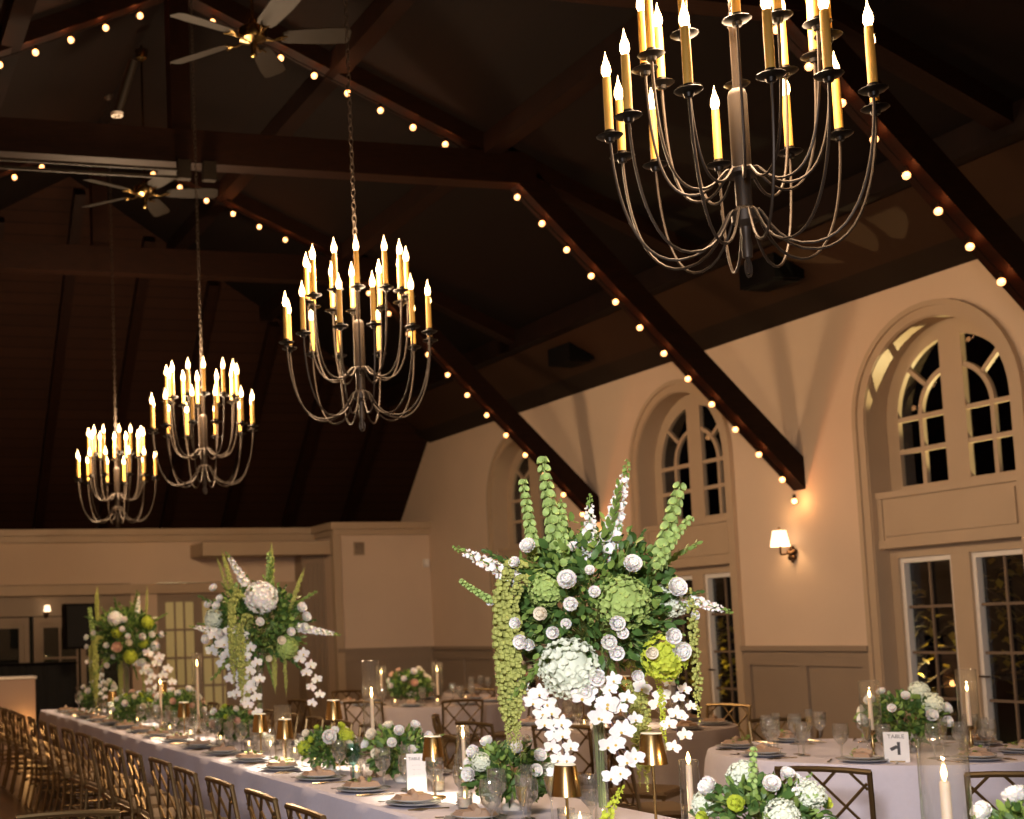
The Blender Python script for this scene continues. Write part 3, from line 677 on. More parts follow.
for i, (x, y, r, nm) in enumerate(TABLES):
    e = empty('round_table', (x, y, 0)); tag(e, nm + ', its top and legs under the linen', 'table', 'round tables')
    b = MB(); b.lathe([(.001, .70), (r - .03, .70), (r - .03, .735), (.001, .735)], seg=40); b.build('tabletop', 'wains', e)
    for k in range(4): a = k * PI / 2 + .6; b = MB(); b.tube([(.5 * math.cos(a), .5 * math.sin(a), 0), (.5 * math.cos(a), .5 * math.sin(a), .7)], .018, 6); b.build('leg', 'blackp', e)
    o = cloth_round(r, .752, i).build('tablecloth', 'cloth' if i == 0 else 'cloth2'); o.location = (x, y, 0)
    tag(o, ('light' if i == 0 else 'taupe') + ' cloth draped to the floor over the ' + nm, 'tablecloth', 'round tablecloths')
def ring(ti, specs):
    x, y, r, nm = TABLES[ti]
    for j, (deg, dist, word) in enumerate(specs):
        a = math.radians(deg); put_chair(x + dist * math.cos(a), y + dist * math.sin(a), a + PI, 'gold lattice chair ' + word + ' of the ' + ('nearest round table', 'middle round table', 'far round table', 'wall side round table')[ti], 'chairs around the ' + nm)
put_chair(4.66, 5.74, math.radians(38), 'large gold lattice chair in the lower right foreground, left of the pillar candle', 'chairs around the nearest round table')
put_chair(5.20, 5.16, math.radians(50), 'gold lattice chair at the right edge of the foreground', 'chairs around the nearest round table')
ring(0, [(130, 1.62, 'at the left rear'), (72, 1.5, 'at the rear right'), (40, 1.5, 'at the right rear'), (172, 1.6, 'on the left side')])
ring(1, [(222, 1.40, 'at the near left'), (192, 1.40, 'on the left side'), (150, 1.4, 'at the far left'), (60, 1.4, 'at the far right'), (20, 1.4, 'on the right side'), (318, 1.42, 'at the near right')])
ring(2, [(225, 1.52, 'at the near left'), (262, 1.5, 'at the near side'), (300, 1.48, 'at the near right'), (190, 1.48, 'on the left side'), (100, 1.47, 'at the rear')])
ring(3, [(225, 1.45, 'at the near left'), (262, 1.45, 'at the near side'), (300, 1.45, 'at the near right')])

# ================================================================ tableware
def mesh_of(b, name, mats, smooth=True):
    o_ = b.build(name, mats, None, smooth); me = o_.data; bpy.data.objects.remove(o_); return me
def proto(name, cat, parts):
    return (name, cat, parts)
def put(pr, loc, label, group=None, rz=0.0, sc=1.0):
    name, cat, parts = pr
    if len(parts) == 1:
        o_ = bpy.data.objects.new(name, parts[0][1]); COL.objects.link(o_); o_.location = loc; o_.rotation_euler = (0, 0, rz); o_.scale = (sc,) * 3
        return tag(o_, label, cat, group)
    e_ = empty(name, loc, rz); e_.scale = (sc,) * 3
    for pn, me in parts: child((pn, me), e_, (0, 0, 0))
    return tag(e_, label, cat, group)
b = MB(); b.lathe([(.001, .003), (.033, .003), (.034, .006), (.006, .012), (.0045, .03), (.0045, .065), (.012, .075), (.033, .10), (.039, .13), (.037, .165), (.034, .18)], seg=16); gob = mesh_of(b, 'bowl', 'glass')
b = MB(); b.lathe([(.001, .078), (.014, .08), (.031, .10), (.0365, .13), (.001, .13)], seg=16); gobw = mesh_of(b, 'water', 'water')
GOB = proto('water_goblet', 'glass', [('bowl', gob), ('water', gobw)])
b = MB(); b.lathe([(.001, .003), (.03, .003), (.031, .005), (.005, .01), (.004, .09), (.012, .11), (.023, .15), (.026, .20), (.025, .225)], seg=14); flu = mesh_of(b, 'bowl', 'glass')
b = MB(); b.lathe([(.001, .1), (.01, .108), (.021, .15), (.023, .18), (.001, .18)], seg=14); fluw = mesh_of(b, 'wine', mat('wine_gold', '#D8B860', 0.1, trans=0.8))
FLU = proto('champagne_flute', 'glass', [('bowl', flu), ('wine', fluw)])
b = MB(); b.lathe([(.001, .003), (.034, .003), (.035, .006), (.006, .012), (.005, .08), (.02, .095), (.042, .13), (.042, .165), (.034, .20)], seg=16); TEAL = proto('teal_goblet', 'glass', [('bowl', mesh_of(b, 'bowl', 'tealglass'))])
b = MB(); b.lathe([(.001, .006), (.08, .006), (.125, .014), (.13, .018), (.128, .02), (.08, .012), (.001, .012)], seg=28); chg = mesh_of(b, 'rim', 'charger')
b = MB(); b.lathe([(.001, .02), (.06, .02), (.095, .028), (.1, .034), (.09, .03), (.06, .025), (.001, .025)], seg=28); plt = mesh_of(b, 'well', 'plate')
b = MB()
for k in range(4):
    z = .028 + .006 * k; b.box((-.045 + .003 * k, -.085 + .004 * k, z), (.045 - .003 * k, .085 - .006 * k, z + .005))
b.tube([(-.05, .01, .052), (0, .0, .066), (.05, -.01, .052)], .016, 8); nap = mesh_of(b, 'napkin', 'napkin', True)
PLATE = proto('dinner_plate', 'plate', [('charger', chg), ('well', plt)])
NAP = proto('folded_napkin', 'napkin', [('fold', nap)])
b = MB(); rs_ = random.Random(5)
for k in range(16):
    c = Vector((rs_.uniform(-.05, .05), rs_.uniform(-.05, .05), rs_.uniform(.0, .03))); d = Vector((rs_.gauss(0, 1), rs_.gauss(0, 1), rs_.gauss(0.3, .4))).normalized() * .035; s_ = d.cross(Vector((0, 0, 1))).normalized() * .014
    b.add([c, c + d * .5 + s_ + Vector((0, 0, .008)), c + d, c + d * .5 - s_ + Vector((0, 0, .008))], [(0, 1, 2, 3)])
grn = mesh_of(b, 'leaves', 'leafl'); GREENS = proto('salad', 'salad', [('leaves', grn)])
b = MB(); b.tube([(0, -.1, .004), (0, .0, .006), (0, .04, .004), (0, .1, .005)], [.004, .003, .008, .003], 6); KN = proto('table_knife', 'cutlery', [('blade', mesh_of(b, 'blade', 'steel'))])
b = MB(); b.tube([(0, -.1, .004), (0, .03, .006), (0, .05, .004)], [.005, .003, .008], 6)
for k in (-1, 0, 1): b.tube([(k * .006, .05, .004), (k * .006, .1, .006)], .0016, 4)
FK = proto('table_fork', 'cutlery', [('handle', mesh_of(b, 'handle', 'steel'))])
b = MB(); b.lathe([(.001, .002), (.033, .002), (.036, .07), (.034, .07), (.031, .008), (.001, .008)], seg=16); vg = mesh_of(b, 'cup', 'glass')
b = MB(); b.lathe([(.001, .008), (.03, .008), (.031, .045), (.001, .045)], seg=14); vw = mesh_of(b, 'wax', 'wax')
b = MB(); b.lathe([(.001, .046), (.005, .055), (.003, .065), (.0005, .078)], seg=8); vf = mesh_of(b, 'flame', 'flame')
VOT = proto('votive_candle', 'candle', [('cup', vg), ('wax', vw), ('flame', vf)])
def place_setting(x, y, rz, who, full=True):
    c, s_ = math.cos(rz), math.sin(rz)
    P = lambda a, d, z=TH + .002: (x + a * c - d * s_, y + a * s_ + d * c, z)
    put(PLATE, P(0, 0), 'white plate on grey charger before the ' + who, 'plates', rz)
    put(NAP, P(0, 0, TH), 'folded taupe napkin before the ' + who, 'napkins', rz + PI / 2)
    put(GOB, P(.20, -.10), 'water goblet before the ' + who, 'water goblets')
    if full:
        put(FLU, P(.24, -.01), 'champagne flute before the ' + who, 'champagne flutes')
        put(KN, P(0, -.17), 'silver knife lying before the ' + who, 'knives', rz + PI / 2); put(FK, P(0, .17), 'silver fork lying before the ' + who, 'forks', rz + PI / 2)
        put(GOB, P(.17, .12), 'round bowled glass before the ' + who, 'wine glasses', 0, 1.12)
        if RND.random() < .6: put(GREENS, P(.02, .01, TH + .03), 'green salad leaves before the ' + who, 'salads', RND.uniform(0, 6))
for k in range(NS - 1):
    place_setting(2.63, 5.36 + .625 * k, 0, ORD[k] + ' chair of the left row')
for k in range(3, 15):
    place_setting(3.28, 5.36 + .625 * k, PI, (ORD[k] + ' seat on the long table right side'), False)
def ring_settings(ti, n_, r_in, off, full):
    x, y, r, nm = TABLES[ti]
    for k in range(n_):
        a = off + 2 * PI * k / n_; q = r - .17
        who = ['front', 'front right', 'right', 'rear right', 'rear', 'rear left', 'left', 'front left'][k % 8] + ' seat of the ' + ('nearest round table', 'middle round table', 'far round table', 'wall side round table')[ti]
        # k=0 faces the camera
        place_setting(x + q * math.cos(a), y + q * math.sin(a), a + PI, who, full)
        a2 = a + .17; put(GOB, (x + (q - .2) * math.cos(a2), y + (q - .2) * math.sin(a2), TH + .003), 'second stemmed glass at the ' + who, 'wine glasses', 0, 1.1)
ring_settings(0, 8, 0, math.radians(225), True)
ring_settings(1, 8, 0, math.radians(235), False)
ring_settings(2, 8, 0, math.radians(240), False)
ring_settings(3, 8, 0, math.radians(240), False)

# ---- cordless gold lamps
def lamp_meshes(h):
    b = MB(); b.lathe([(.001, 0), (.052, 0), (.054, .006), (.05, .01), (.006, .014), (.005, .03)], seg=24); base = mesh_of(b, 'base', 'gold')
    b = MB(); b.tube([(0, 0, .012), (0, 0, h - .02)], .0055, 10); pole = mesh_of(b, 'pole', 'gold')
    b = MB(); b.lathe([(.055, h - .112), (.040, h - .004), (.038, h), (.001, h), (.001, h - .004), (.036, h - .006), (.052, h - .11)], seg=32); sh = mesh_of(b, 'lamp_shade', 'gold')
    b = MB(); b.lathe([(.001, h - .05), (.03, h - .05), (.03, h - .045), (.001, h - .044)], seg=20); df = mesh_of(b, 'diffuser', 'lampglow')
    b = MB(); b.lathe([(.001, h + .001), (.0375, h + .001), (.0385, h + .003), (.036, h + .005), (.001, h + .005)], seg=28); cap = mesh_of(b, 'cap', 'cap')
    return [('cap', cap), ('base', base), ('pole', pole), ('lamp_shade', sh), ('diffuser', df)]
LT = proto('table_lamp', 'table lamp', lamp_meshes(.39)); LS = proto('table_lamp', 'table lamp', lamp_meshes(.29))
LAMPS = [(LT, 3.02, 4.65, 'tall gold cone shaded lamp right of the orchids, nearest and largest'), (LS, 2.66, 4.66, 'short gold lamp in front of the glass mugs, left of the tallest gold lamp'), (LS, 2.84, 6.2, 'short gold lamp beside the white menu card'),
         (LT, 3.02, 8.0, 'tall gold lamp behind the bright lime centrepiece'), (LS, 2.69, 7.96, 'short gold lamp left of the bright lime centrepiece'), (LS, 2.74, 8.6, 'short gold lamp next left, beside the glass vase of the middle tall arrangement'),
         (LS, 2.74, 10.55, 'short gold lamp left of the middle tall arrangement'), (LT, 3.1, 12.73, 'tall gold lamp between the two far tall arrangements'), (LS, 2.8, 13.6, 'short gold lamp by the farthest tall arrangement'), (LS, 2.9, 15.1, 'short gold lamp at the far end of the long table')]
LAMPS += [(LT, 5.92, 10.04, 'left gold lamp on the middle round table'), (LT, 6.26, 9.95, 'right gold lamp on the middle round table')]
for i, (pr_, x, y, lab) in enumerate(LAMPS):
    put(pr_, (x, y, TH + .002), lab, 'gold cordless lamps')
    hh = .39 if pr_ is LT else .29
    lamp('table_lamp_light', 'POINT', (x, y, TH + hh - .075), 20, (1, .84, .60), .012)
# ---- taper candles in glass cylinders
def cyl_candle(x, y, gtop, ftop, r, rc, lab, stick=0.0, light=0.6, name='hurricane_candle', group='candles in glass cylinders'):
    """gtop/ftop heights above the table of glass rim and flame tip"""
    e_ = empty(name, (x, y, TH + .003)); tag(e_, lab, 'candle', group)
    b = MB()
    if stick: b.lathe([(.001, 0), (.045, 0), (.045, .008), (.01, .02), (.007, .05), (.013, .07), (.007, .09), (.007, stick - .03), (.02, stick - .02), (.022, stick), (.001, stick)], seg=16)
    else: b.lathe([(.001, 0), (rc * 2.2, 0), (rc * 2.2, .008), (rc * 1.2, .02), (rc * 1.25, .04), (.001, .04)], seg=14)
    b.build('holder', 'gold', e_)
    z0 = stick if stick else .035
    b = MB(); b.lathe([(rc * 1.05, z0), (rc, ftop - .05), (rc * .7, ftop - .045), (.001, ftop - .047)], seg=12); b.build('taper', 'wax', e_)
    b = MB(); b.lathe([(.001, ftop - .045), (.0065, ftop - .034), (.008, ftop - .022), (.004, ftop - .008), (.0005, ftop)], seg=10); b.build('flame', 'flame', e_)
    if gtop:
        zb = max(0.0, stick - .01)
        b = MB(); b.lathe([(.001 if not stick else .02, zb + .004), (r, zb + .004), (r * 1.02, zb + .04), (r, gtop), (r - .003, gtop + .002), (r - .004, gtop)], seg=28); b.build('glass_cylinder', 'cylglass', e_)
    lamp('candle_light', 'POINT', (x, y, TH + ftop + .008), light, (1, .6, .28), .004)
cyl_candle(2.94, 3.16, .47, .40, .062, .0135, 'large pillar in a wide glass cylinder at the bottom right foreground', light=1.0)
cyl_candle(3.07, 4.5, .30, .33, .035, .011, 'thick taper candle beside the nearest tall gold lamp', light=1.0)
cyl_candle(2.96, 7.24, .64, .48, .05, .010, 'tall glass cylinder with taper standing left of the corner of the far wall')
cyl_candle(2.83, 5.85, .36, .35, .03, .009, 'taper candle between the two low green and white centrepieces')
cyl_candle(2.76, 8.2, .36, .28, .055, .009, 'short squat glass candle cylinder right of the glass vase')
cyl_candle(3.02, 11.16, .66, .60, .045, .012, 'tall taper in glass cylinder left of the middle tall arrangement')
cyl_candle(2.85, 11.77, 0, .44, .04, .012, 'bare taper candle left of the tall glass cylinder on the long table')
cyl_candle(5.87, 6.82, .44, .39, .055, .012, 'taper candle on brass stick left of the table number card', stick=.16)
cyl_candle(6.42, 6.68, .49, .41, .055, .012, 'taper candle on brass stick right of the white roses', stick=.17)
cyl_candle(5.99, 14.35, .42, .38, .06, .013, 'taper candle left of the flowers on the far round table', stick=.1, light=1.5)
cyl_candle(6.5, 14.0, .45, .40, .06, .013, 'taper candle right of the flowers on the far round table', stick=.1, light=1.5)
for i in range(15):
    y = 5.1 + i * .68; x = 2.86 + RND.uniform(-.09, .12)
    put(VOT, (x, y, TH + .002), 'glass votive candle in the long table centre, ' + ORD[i] + ' from the camera', 'votives on the long table')
for i, (x, y, t_) in enumerate(((6.62, 6.93, 'right of the roses on the nearest round table'), (5.72, 9.7, 'left of the lamps on the middle round table'), (6.4, 9.6, 'right of the lamps on the middle round table'), (5.95, 13.9, 'front left on the far round table'), (6.75, 13.85, 'front right on the far round table'), (6.35, 13.7, 'front on the far round table'))):
    put(VOT, (x, y, TH + .004), 'glass votive candle ' + t_, 'votives on the round tables')
put(VOT, (2.78, 4.78, TH + .002), 'frosted glass votive right of the nearest short gold lamp', None, 0, 1.3)
put(GOB, (2.55, 5.05, TH + .002), 'large water goblet in the foreground below the hanging green amaranthus', 'foreground glasses', 0, 1.15)
put(FLU, (2.66, 5.0, TH + .002), 'champagne flute right of the foreground goblet', 'foreground glasses', 0, 1.0)
put(GOB, (2.93, 4.95, TH + .002), 'round goblet under the white orchids', 'foreground glasses', 0, 1.2)
put(FLU, (2.87, 5.15, TH + .002), 'tall glass under the white orchids', 'foreground glasses', 0, 1.1)
put(TEAL, (2.78, 7.1, TH + .002), 'teal tinted goblet at the left of the menu card')
# ---- cards with writing
def card(x, y, w_, h_, rz, lines, lab, cat):
    e_ = empty('menu_card', (x, y, TH + .003), rz); tag(e_, lab, cat)
    b = MB(); b.box((-w_ / 2, -.0015, 0), (w_ / 2, .0015, h_)); b.build('card', 'card', e_, smooth=False)
    b = MB(); b.box((-w_ * .3, -.012, 0), (w_ * .3, .012, .006)); b.build('stand', 'gold', e_, smooth=False)
    for txt, size, cy_ in lines:
        if txt == '#':
            b = MB(); b.box((.004, -.003, cy_ - size), (.018, -.0018, cy_ + size)); b.bar((.004, -.0025, cy_ + size * .3), (-.03, -.0025, cy_ - size * .2), .002, .018)
            b.build('numeral', 'ink', e_, smooth=False); continue
        cu = bpy.data.curves.new('lettering', 'FONT'); cu.body = txt; cu.size = size; cu.align_x = 'CENTER'; cu.align_y = 'CENTER'; cu.extrude = .0002
        cu.materials.append(M['ink']); t_ = bpy.data.objects.new('lettering', cu); COL.objects.link(t_); t_.parent = e_; t_.location = (0, -.0022, cy_); t_.rotation_euler = (PI / 2, 0, 0); tm = bpy.data.meshes.new_from_object(t_); bpy.data.objects.remove(t_); t_ = bpy.data.objects.new('lettering', tm); COL.objects.link(t_); t_.parent = e_; t_.location = (0, -.0022, cy_); t_.rotation_euler = (PI / 2, 0, 0)
card(2.86, 6.45, .095, .19, math.radians(-12), [('TABLE 4', .021, .165)] + [('- - - - - -', .012, .135 - .022 * k) for k in range(5)], 'upright white menu card headed in grey capitals on the long table', 'card')
card(5.80, 6.56, .125, .165, math.radians(-38), [('TABLE', .03, .14), ('#', .035, .075)], 'white table number card with a grey figure on the nearest round table', 'card')

# ================================================================ flowers
def petal(b, T, L, W, cup, curl=.3, n=3):
    """petal from origin along +x, cupped to +z"""
    vs_ = []
    for i in range(n + 1):
        t_ = i / n; wd = W * math.sin(PI * (.12 + .80 * t_)) ; x = L * t_ * math.cos(cup * t_); z = L * t_ * math.sin(cup * t_) - curl * L * max(0, t_ - .6)
        vs_ += [T @ Vector((x, -wd, z + .12 * W)), T @ Vector((x, 0, z)), T @ Vector((x, wd, z + .12 * W))]
    fs = []
    for i in range(n): a = i * 3; fs += [(a, a + 1, a + 4, a + 3), (a + 1, a + 2, a + 5, a + 4)]
    b.add(vs_, fs)
def rose_mesh(mt, r, seed, layers=4):
    rr = random.Random(seed); b = MB()
    for l in range(layers):
        n_ = 3 + 2 * l; f = (l + 1) / layers
        for k in range(n_):
            a = 2 * PI * k / n_ + rr.uniform(-.2, .2) + l; T = Matrix.Rotation(a, 4, 'Z') @ Matrix.Rotation(-math.radians(80 - 62 * f), 4, 'Y')
            T = Matrix.Translation((0, 0, -.25 * r * f)) @ T
            petal(b, T, r * (.62 + .42 * f), r * (.34 + .2 * f), .9 - .3 * f, .25 * f)
    b.m = 1; b.ball((0, 0, r * .15), r * .2, 6, 4); b.lathe([(.001, -r * .5), (r * .25, -r * .3), (r * .3, -r * .1)], seg=6)
    return mesh_of(b, 'rose', [mt, 'leafl'])
def floret(b, c, nrm, s_, rr, np_=4, cup=.5):
    q = nrm.to_track_quat('Z', 'Y').to_matrix().to_4x4(); T0 = Matrix.Translation(c) @ q
    o_ = rr.uniform(0, 6.28)
    for k in range(np_): petal(b, T0 @ Matrix.Rotation(o_ + 2 * PI * k / np_, 4, 'Z'), s_, s_ * .5, cup, .1, 2)
def hyd_mesh(mt, r, seed):
    rr = random.Random(seed); b = MB(); n_ = 150
    for i in range(n_):
        z = 1 - 1.7 * (i + .5) / n_; a = i * 2.39996; q = math.sqrt(max(0, 1 - z * z)); nrm = Vector((q * math.cos(a), q * math.sin(a), z))
        nrm = (nrm + Vector((rr.gauss(0, .1), rr.gauss(0, .1), rr.gauss(0, .1)))).normalized(); floret(b, Vector((nrm.x, nrm.y, nrm.z * .85)) * r * rr.uniform(.82, 1.0), nrm, r * .17, rr)
    b.ball((0, 0, 0), r * .72, 8, 6)
    return mesh_of(b, 'hydrangea', mt)
def spike_mesh(mt, L, seed, w0=.042, bud='leafl'):
    rr = random.Random(seed); b = MB(); b.m = 1; b.tube([(0, 0, 0), (.01, 0, L * .5), (.03, 0, L)], [.004, .003, .0015], 5); n_ = int(L / .0085)
    for i in range(n_):
        t_ = i / n_; a = i * 2.4; w_ = w0 * (1 - .75 * t_ ** 1.5); nrm = Vector((math.cos(a), math.sin(a), .5)).normalized(); c = Vector((.03 * t_ * t_, 0, L * (.08 + .92 * t_))) + nrm * w_ * .5
        b.m = 0 if t_ < .82 else 1
        floret(b, c, nrm, w_ * .75, rr, 4, .7)
    return mesh_of(b, 'spike', [mt, bud])
def bells_mesh(L, seed, bend=.0):
    rr = random.Random(seed); b = MB(); P_ = lambda t_: Vector((bend * t_ * t_, 0, L * t_ * (1 - .25 * abs(bend) * t_)))
    b.tube([P_(i / 8) for i in range(9)], .004, 5); nw = int(L / .036)
    for i in range(nw):
        t_ = (i + 1) / nw; c = P_(t_); s_ = .036 * (1 - .35 * t_)
        for k in range(4):
            a = k * 2 * PI / 4 + i * .6; nrm = Vector((math.cos(a), math.sin(a), .35)).normalized(); q = nrm.to_track_quat('Z', 'Y').to_matrix().to_4x4(); 
            b.T = Matrix.Translation(c + nrm * s_ * .25) @ q; b.lathe([(s_ * .15, 0), (s_ * .5, s_ * .3), (s_ * .62, s_ * .62), (s_ * .75, s_ * .7)], seg=7); b.T = None
    return mesh_of(b, 'bells_of_ireland', 'bells')
def amar_mesh(L, seed, w0=.035, mt='amar', knob=True):
    """hanging strand: starts at origin, arches out along +x and hangs"""
    rr = random.Random(seed); b = MB(); P_ = lambda s_: Vector((min(s_, .12) * .6, 0, .02 * math.sin(min(s_, .12) / .12 * PI) - max(0, s_ - .05)))
    n_ = int(L / .008)
    for i in range(n_):
        t_ = i / n_; c = P_(L * t_); w_ = w0 * (.55 + .6 * math.sin(PI * min(1, t_ * .9 + .1))) * (1 if t_ < .8 else (1 - t_) / .2 * .7 + .3)
        for k in range(4):
            a = rr.uniform(0, 6.28); q = w_ * rr.uniform(.25, .8); b.ball((c.x + q * math.cos(a), c.y + q * math.sin(a), c.z + rr.uniform(-.008, .008)), w_ * rr.uniform(.2, .34), 5, 3)
    return mesh_of(b, 'amaranthus', mt)
def orchid_mesh(n_, seed, L=.4):
    rr = random.Random(seed); b = MB(); b.m = 1; P_ = lambda t_: Vector((.16 * math.sin(t_ * PI * .55), .02 * math.sin(t_ * 5), -L * t_ ** 1.25)); b.tube([P_(i / 8) for i in range(9)], .0035, 5)
    for i in range(n_):
        t_ = (i + .6) / n_; s_ = .052 * (1 - .25 * t_); side = 1 if i % 2 else -1
        nrm = Vector((rr.uniform(-.35, .35), -1, rr.uniform(-.1, .35))).normalized(); c = P_(t_) + Vector((side * .03, -.02, 0))
        q = nrm.to_track_quat('Z', 'Y').to_matrix().to_4x4(); T0 = Matrix.Translation(c) @ q @ Matrix.Rotation(rr.uniform(-.3, .3), 4, 'Z')
        b.m = 0
        for ang, wd, ln in ((90, .55, 1.0), (215, .5, .95), (325, .5, .95), (10, .85, 1.05), (170, .85, 1.05)): petal(b, T0 @ Matrix.Rotation(math.radians(ang), 4, 'Z'), s_ * ln, s_ * wd * .55, .25, .2)
        b.m = 2; b.ball(T0 @ Vector((0, -.2 * s_, .12 * s_)), s_ * .13, 6, 4)
    return mesh_of(b, 'orchid_spray', ['petal', 'branch', 'eye'])
def foliage_mesh(rx, rz_, n_, seed, mt='leaf', size=.05, low=-.6):
    rr = random.Random(seed); b = MB()
    for i in range(n_):
        z = rr.uniform(low, 1); a = rr.uniform(0, 6.28); q = math.sqrt(max(0, 1 - z * z)); R_ = rr.uniform(.55, 1.08)
        nrm = Vector((q * math.cos(a), q * math.sin(a), z)); c = Vector((nrm.x * rx * R_, nrm.y * rx * R_, nrm.z * rz_ * R_))
        d = (nrm + Vector((rr.gauss(0, .5), rr.gauss(0, .5), rr.gauss(0, .5)))).normalized(); T = Matrix.Translation(c) @ d.to_track_quat('X', 'Z').to_matrix().to_4x4() @ Matrix.Rotation(rr.uniform(-1.5, 1.5), 4, 'X')
        s_ = size * rr.uniform(.6, 1.3); petal(b, T, s_, s_ * .3, rr.uniform(-.2, .5), .2, 3)
        b.m = 0
    for i in range(n_ // 25):
        a = rr.uniform(0, 6.28); z = rr.uniform(low, .9); q = math.sqrt(max(0, 1 - z * z)); b.m = 1; b.tube([(0, 0, -rz_ * .5), (q * math.cos(a) * rx, q * math.sin(a) * rx, z * rz_)], [.004, .002], 4)
    return mesh_of(b, 'foliage', [mt, 'stem'])
ROSE = [rose_mesh('petal', .04, 1), rose_mesh('petal', .04, 2, 5), rose_mesh('cream', .04, 3), rose_mesh('blush', .04, 4), rose_mesh('lime', .04, 5, 3)]
HYW = hyd_mesh('hydw', .1, 1); HYG = hyd_mesh('hydg', .1, 2); HYL = hyd_mesh('lime', .1, 3); HYP = hyd_mesh('petal', .1, 4)
SPK = [spike_mesh('petal', .42, 1), spike_mesh('petal', .3, 2, .036)]; BEL = [bells_mesh(.42, 1), bells_mesh(.38, 2, .12), bells_mesh(.42, 3, .30)]
AM = [amar_mesh(.80, 1, .042), amar_mesh(.62, 2, .034), amar_mesh(.52, 3, .022), amar_mesh(.5, 4, .02, 'lime')]
ORC = [orchid_mesh(9, 1, .45), orchid_mesh(7, 2, .34), orchid_mesh(12, 3, .5)]
FOLB = foliage_mesh(.29, .28, 1500, 1, 'leaf', .046, -.85); FOLB2 = foliage_mesh(.31, .31, 900, 2, 'leafl', .036, -.7)
FOLS = foliage_mesh(.165, .105, 560, 3, 'leaf', .036, -.95); FOLS2 = foliage_mesh(.17, .11, 330, 4, 'leafl', .03, -.9)
def sprig_mesh(L, seed, mt='leafl'):
    rr = random.Random(seed); b = MB(); P_ = lambda t_: Vector((.12 * L * math.sin(t_ * 2.2), 0, L * t_)); b.m = 1; b.tube([P_(i / 6) for i in range(7)], [.003] * 6 + [.001], 5); b.m = 0
    for i in range(int(L / .011)):
        t_ = .15 + .85 * i / (L / .011); a = i * 1.57 + rr.uniform(-.3, .3); T = Matrix.Translation(P_(t_)) @ Matrix.Rotation(a, 4, 'Z') @ Matrix.Rotation(-.7, 4, 'Y'); q = .045 * (1.1 - .6 * t_); petal(b, T, q, q * .3, .4, .2, 3)
    return mesh_of(b, 'leaf_sprig', [mt, 'stem'])
SPG = [sprig_mesh(.26, 1), sprig_mesh(.22, 2, 'leaf')]
KM = {'spg': ('leaf_sprig', SPG[0]), 'spg2': ('leaf_sprig', SPG[1]), 'rose': ('rose', ROSE[0]), 'rose2': ('rose', ROSE[1]), 'cream': ('rose', ROSE[2]), 'blush': ('rose', ROSE[3]), 'limerose': ('rose', ROSE[4]), 'hydw': ('hydrangea', HYW), 'hydg': ('hydrangea', HYG), 'hydl': ('hydrangea', HYL), 'hydp': ('hydrangea', HYP),
      'snap': ('snapdragon', SPK[0]), 'snap2': ('snapdragon', SPK[1]), 'bell': ('bells_of_ireland', BEL[0]), 'bell2': ('bells_of_ireland', BEL[1]), 'bell3': ('bells_of_ireland', BEL[2]),
      'am': ('amaranthus', AM[0]), 'am2': ('amaranthus', AM[1]), 'am3': ('amaranthus', AM[2]), 'am4': ('amaranthus', AM[3]), 'orc': ('orchid_spray', ORC[0]), 'orc2': ('orchid_spray', ORC[1]), 'orc3': ('orchid_spray', ORC[2])}
def bloom(e_, kind, x, y, z, sc, c0):
    """face the bloom outward from the arrangement's centre c0, kept turned a little to the front"""
    n_ = Vector((x, y, z)) - Vector(c0); n_ = n_.normalized() + Vector((0, -.55, .1)); n_.normalize()
    if KM[kind][0] == 'rose': sc *= 1.38; x *= 1.04; y = y * 1.06 - .01; z += 0
    r_ = n_.to_track_quat('Z', 'Y').to_euler(); return child(KM[kind], e_, (x, y, z), r_, sc)
def spike_to(e_, kind, x, y, z, dx, dz, sc, dy=0.0, roll=0.0):
    d = Vector((dx, dy, dz)).normalized(); r_ = (d.to_track_quat('Z', 'Y').to_matrix().to_4x4() @ Matrix.Rotation(roll, 4, 'Z')).to_euler(); return child(KM[kind], e_, (x, y, z), r_, sc)
def tall_arr(x, y, lab, items, zc=.86, glow=False):
    """local frame: x to the viewer's right, y away, z up; origin on the table"""
    rz = -math.atan2(x, y); e_ = empty('tall_flower_arrangement', (x, y, TH + .003), rz); tag(e_, lab, 'flower arrangement', 'tall arrangements on the long table')
    b = MB(); b.lathe([(.001, .004), (.055, .004), (.058, .02), (.03, .05), (.024, .12), (.026, .45), (.04, .6), (.065, .68), (.063, .68), (.037, .6), (.022, .45)], seg=24); b.build('vase', 'glass', e_)
    b = MB()
    for k in range(9): a = k * .7; b.tube([(.012 * math.cos(a), .012 * math.sin(a), .1), (.02 * math.cos(a + 1), .02 * math.sin(a + 1), .5), (.1 * math.cos(a + 1), .1 * math.sin(a + 1), zc)], .003, 5)
    b.build('stems', 'stem', e_)
    for k in range(14):
        a = k * 2 * PI / 14; d_ = (math.cos(a), math.sin(a) * .95 + .1)
        spike_to(e_, 'spg' if k % 2 else 'spg2', d_[0] * .2, (-.12, .1, -.02)[k % 3], zc + d_[1] * .2, d_[0], d_[1], .95 + .25 * math.sin(k * 2.3), (-.25, .2, 0)[k % 3])
    child(('foliage', FOLB), e_, (0, 0, zc)); child(('foliage', FOLB2), e_, (0, 0, zc + .02))
    for it in items:
        k_, px, pz, py, sc = it[:5]
        z = zc + pz
        if len(it) > 5: spike_to(e_, k_, px, py, z, it[5], it[6], sc, it[7] if len(it) > 7 else 0, it[8] if len(it) > 8 else 0)
        elif k_.startswith('am') or k_.startswith('orc'): child(KM[k_], e_, (px, py, z), (0, 0, 0 if px > 0 else PI if k_.startswith('am') else 0), sc)
        else: bloom(e_, k_, px, py, z, sc, (0, 0, zc - .05))
    return e_
S = 1 / 258.
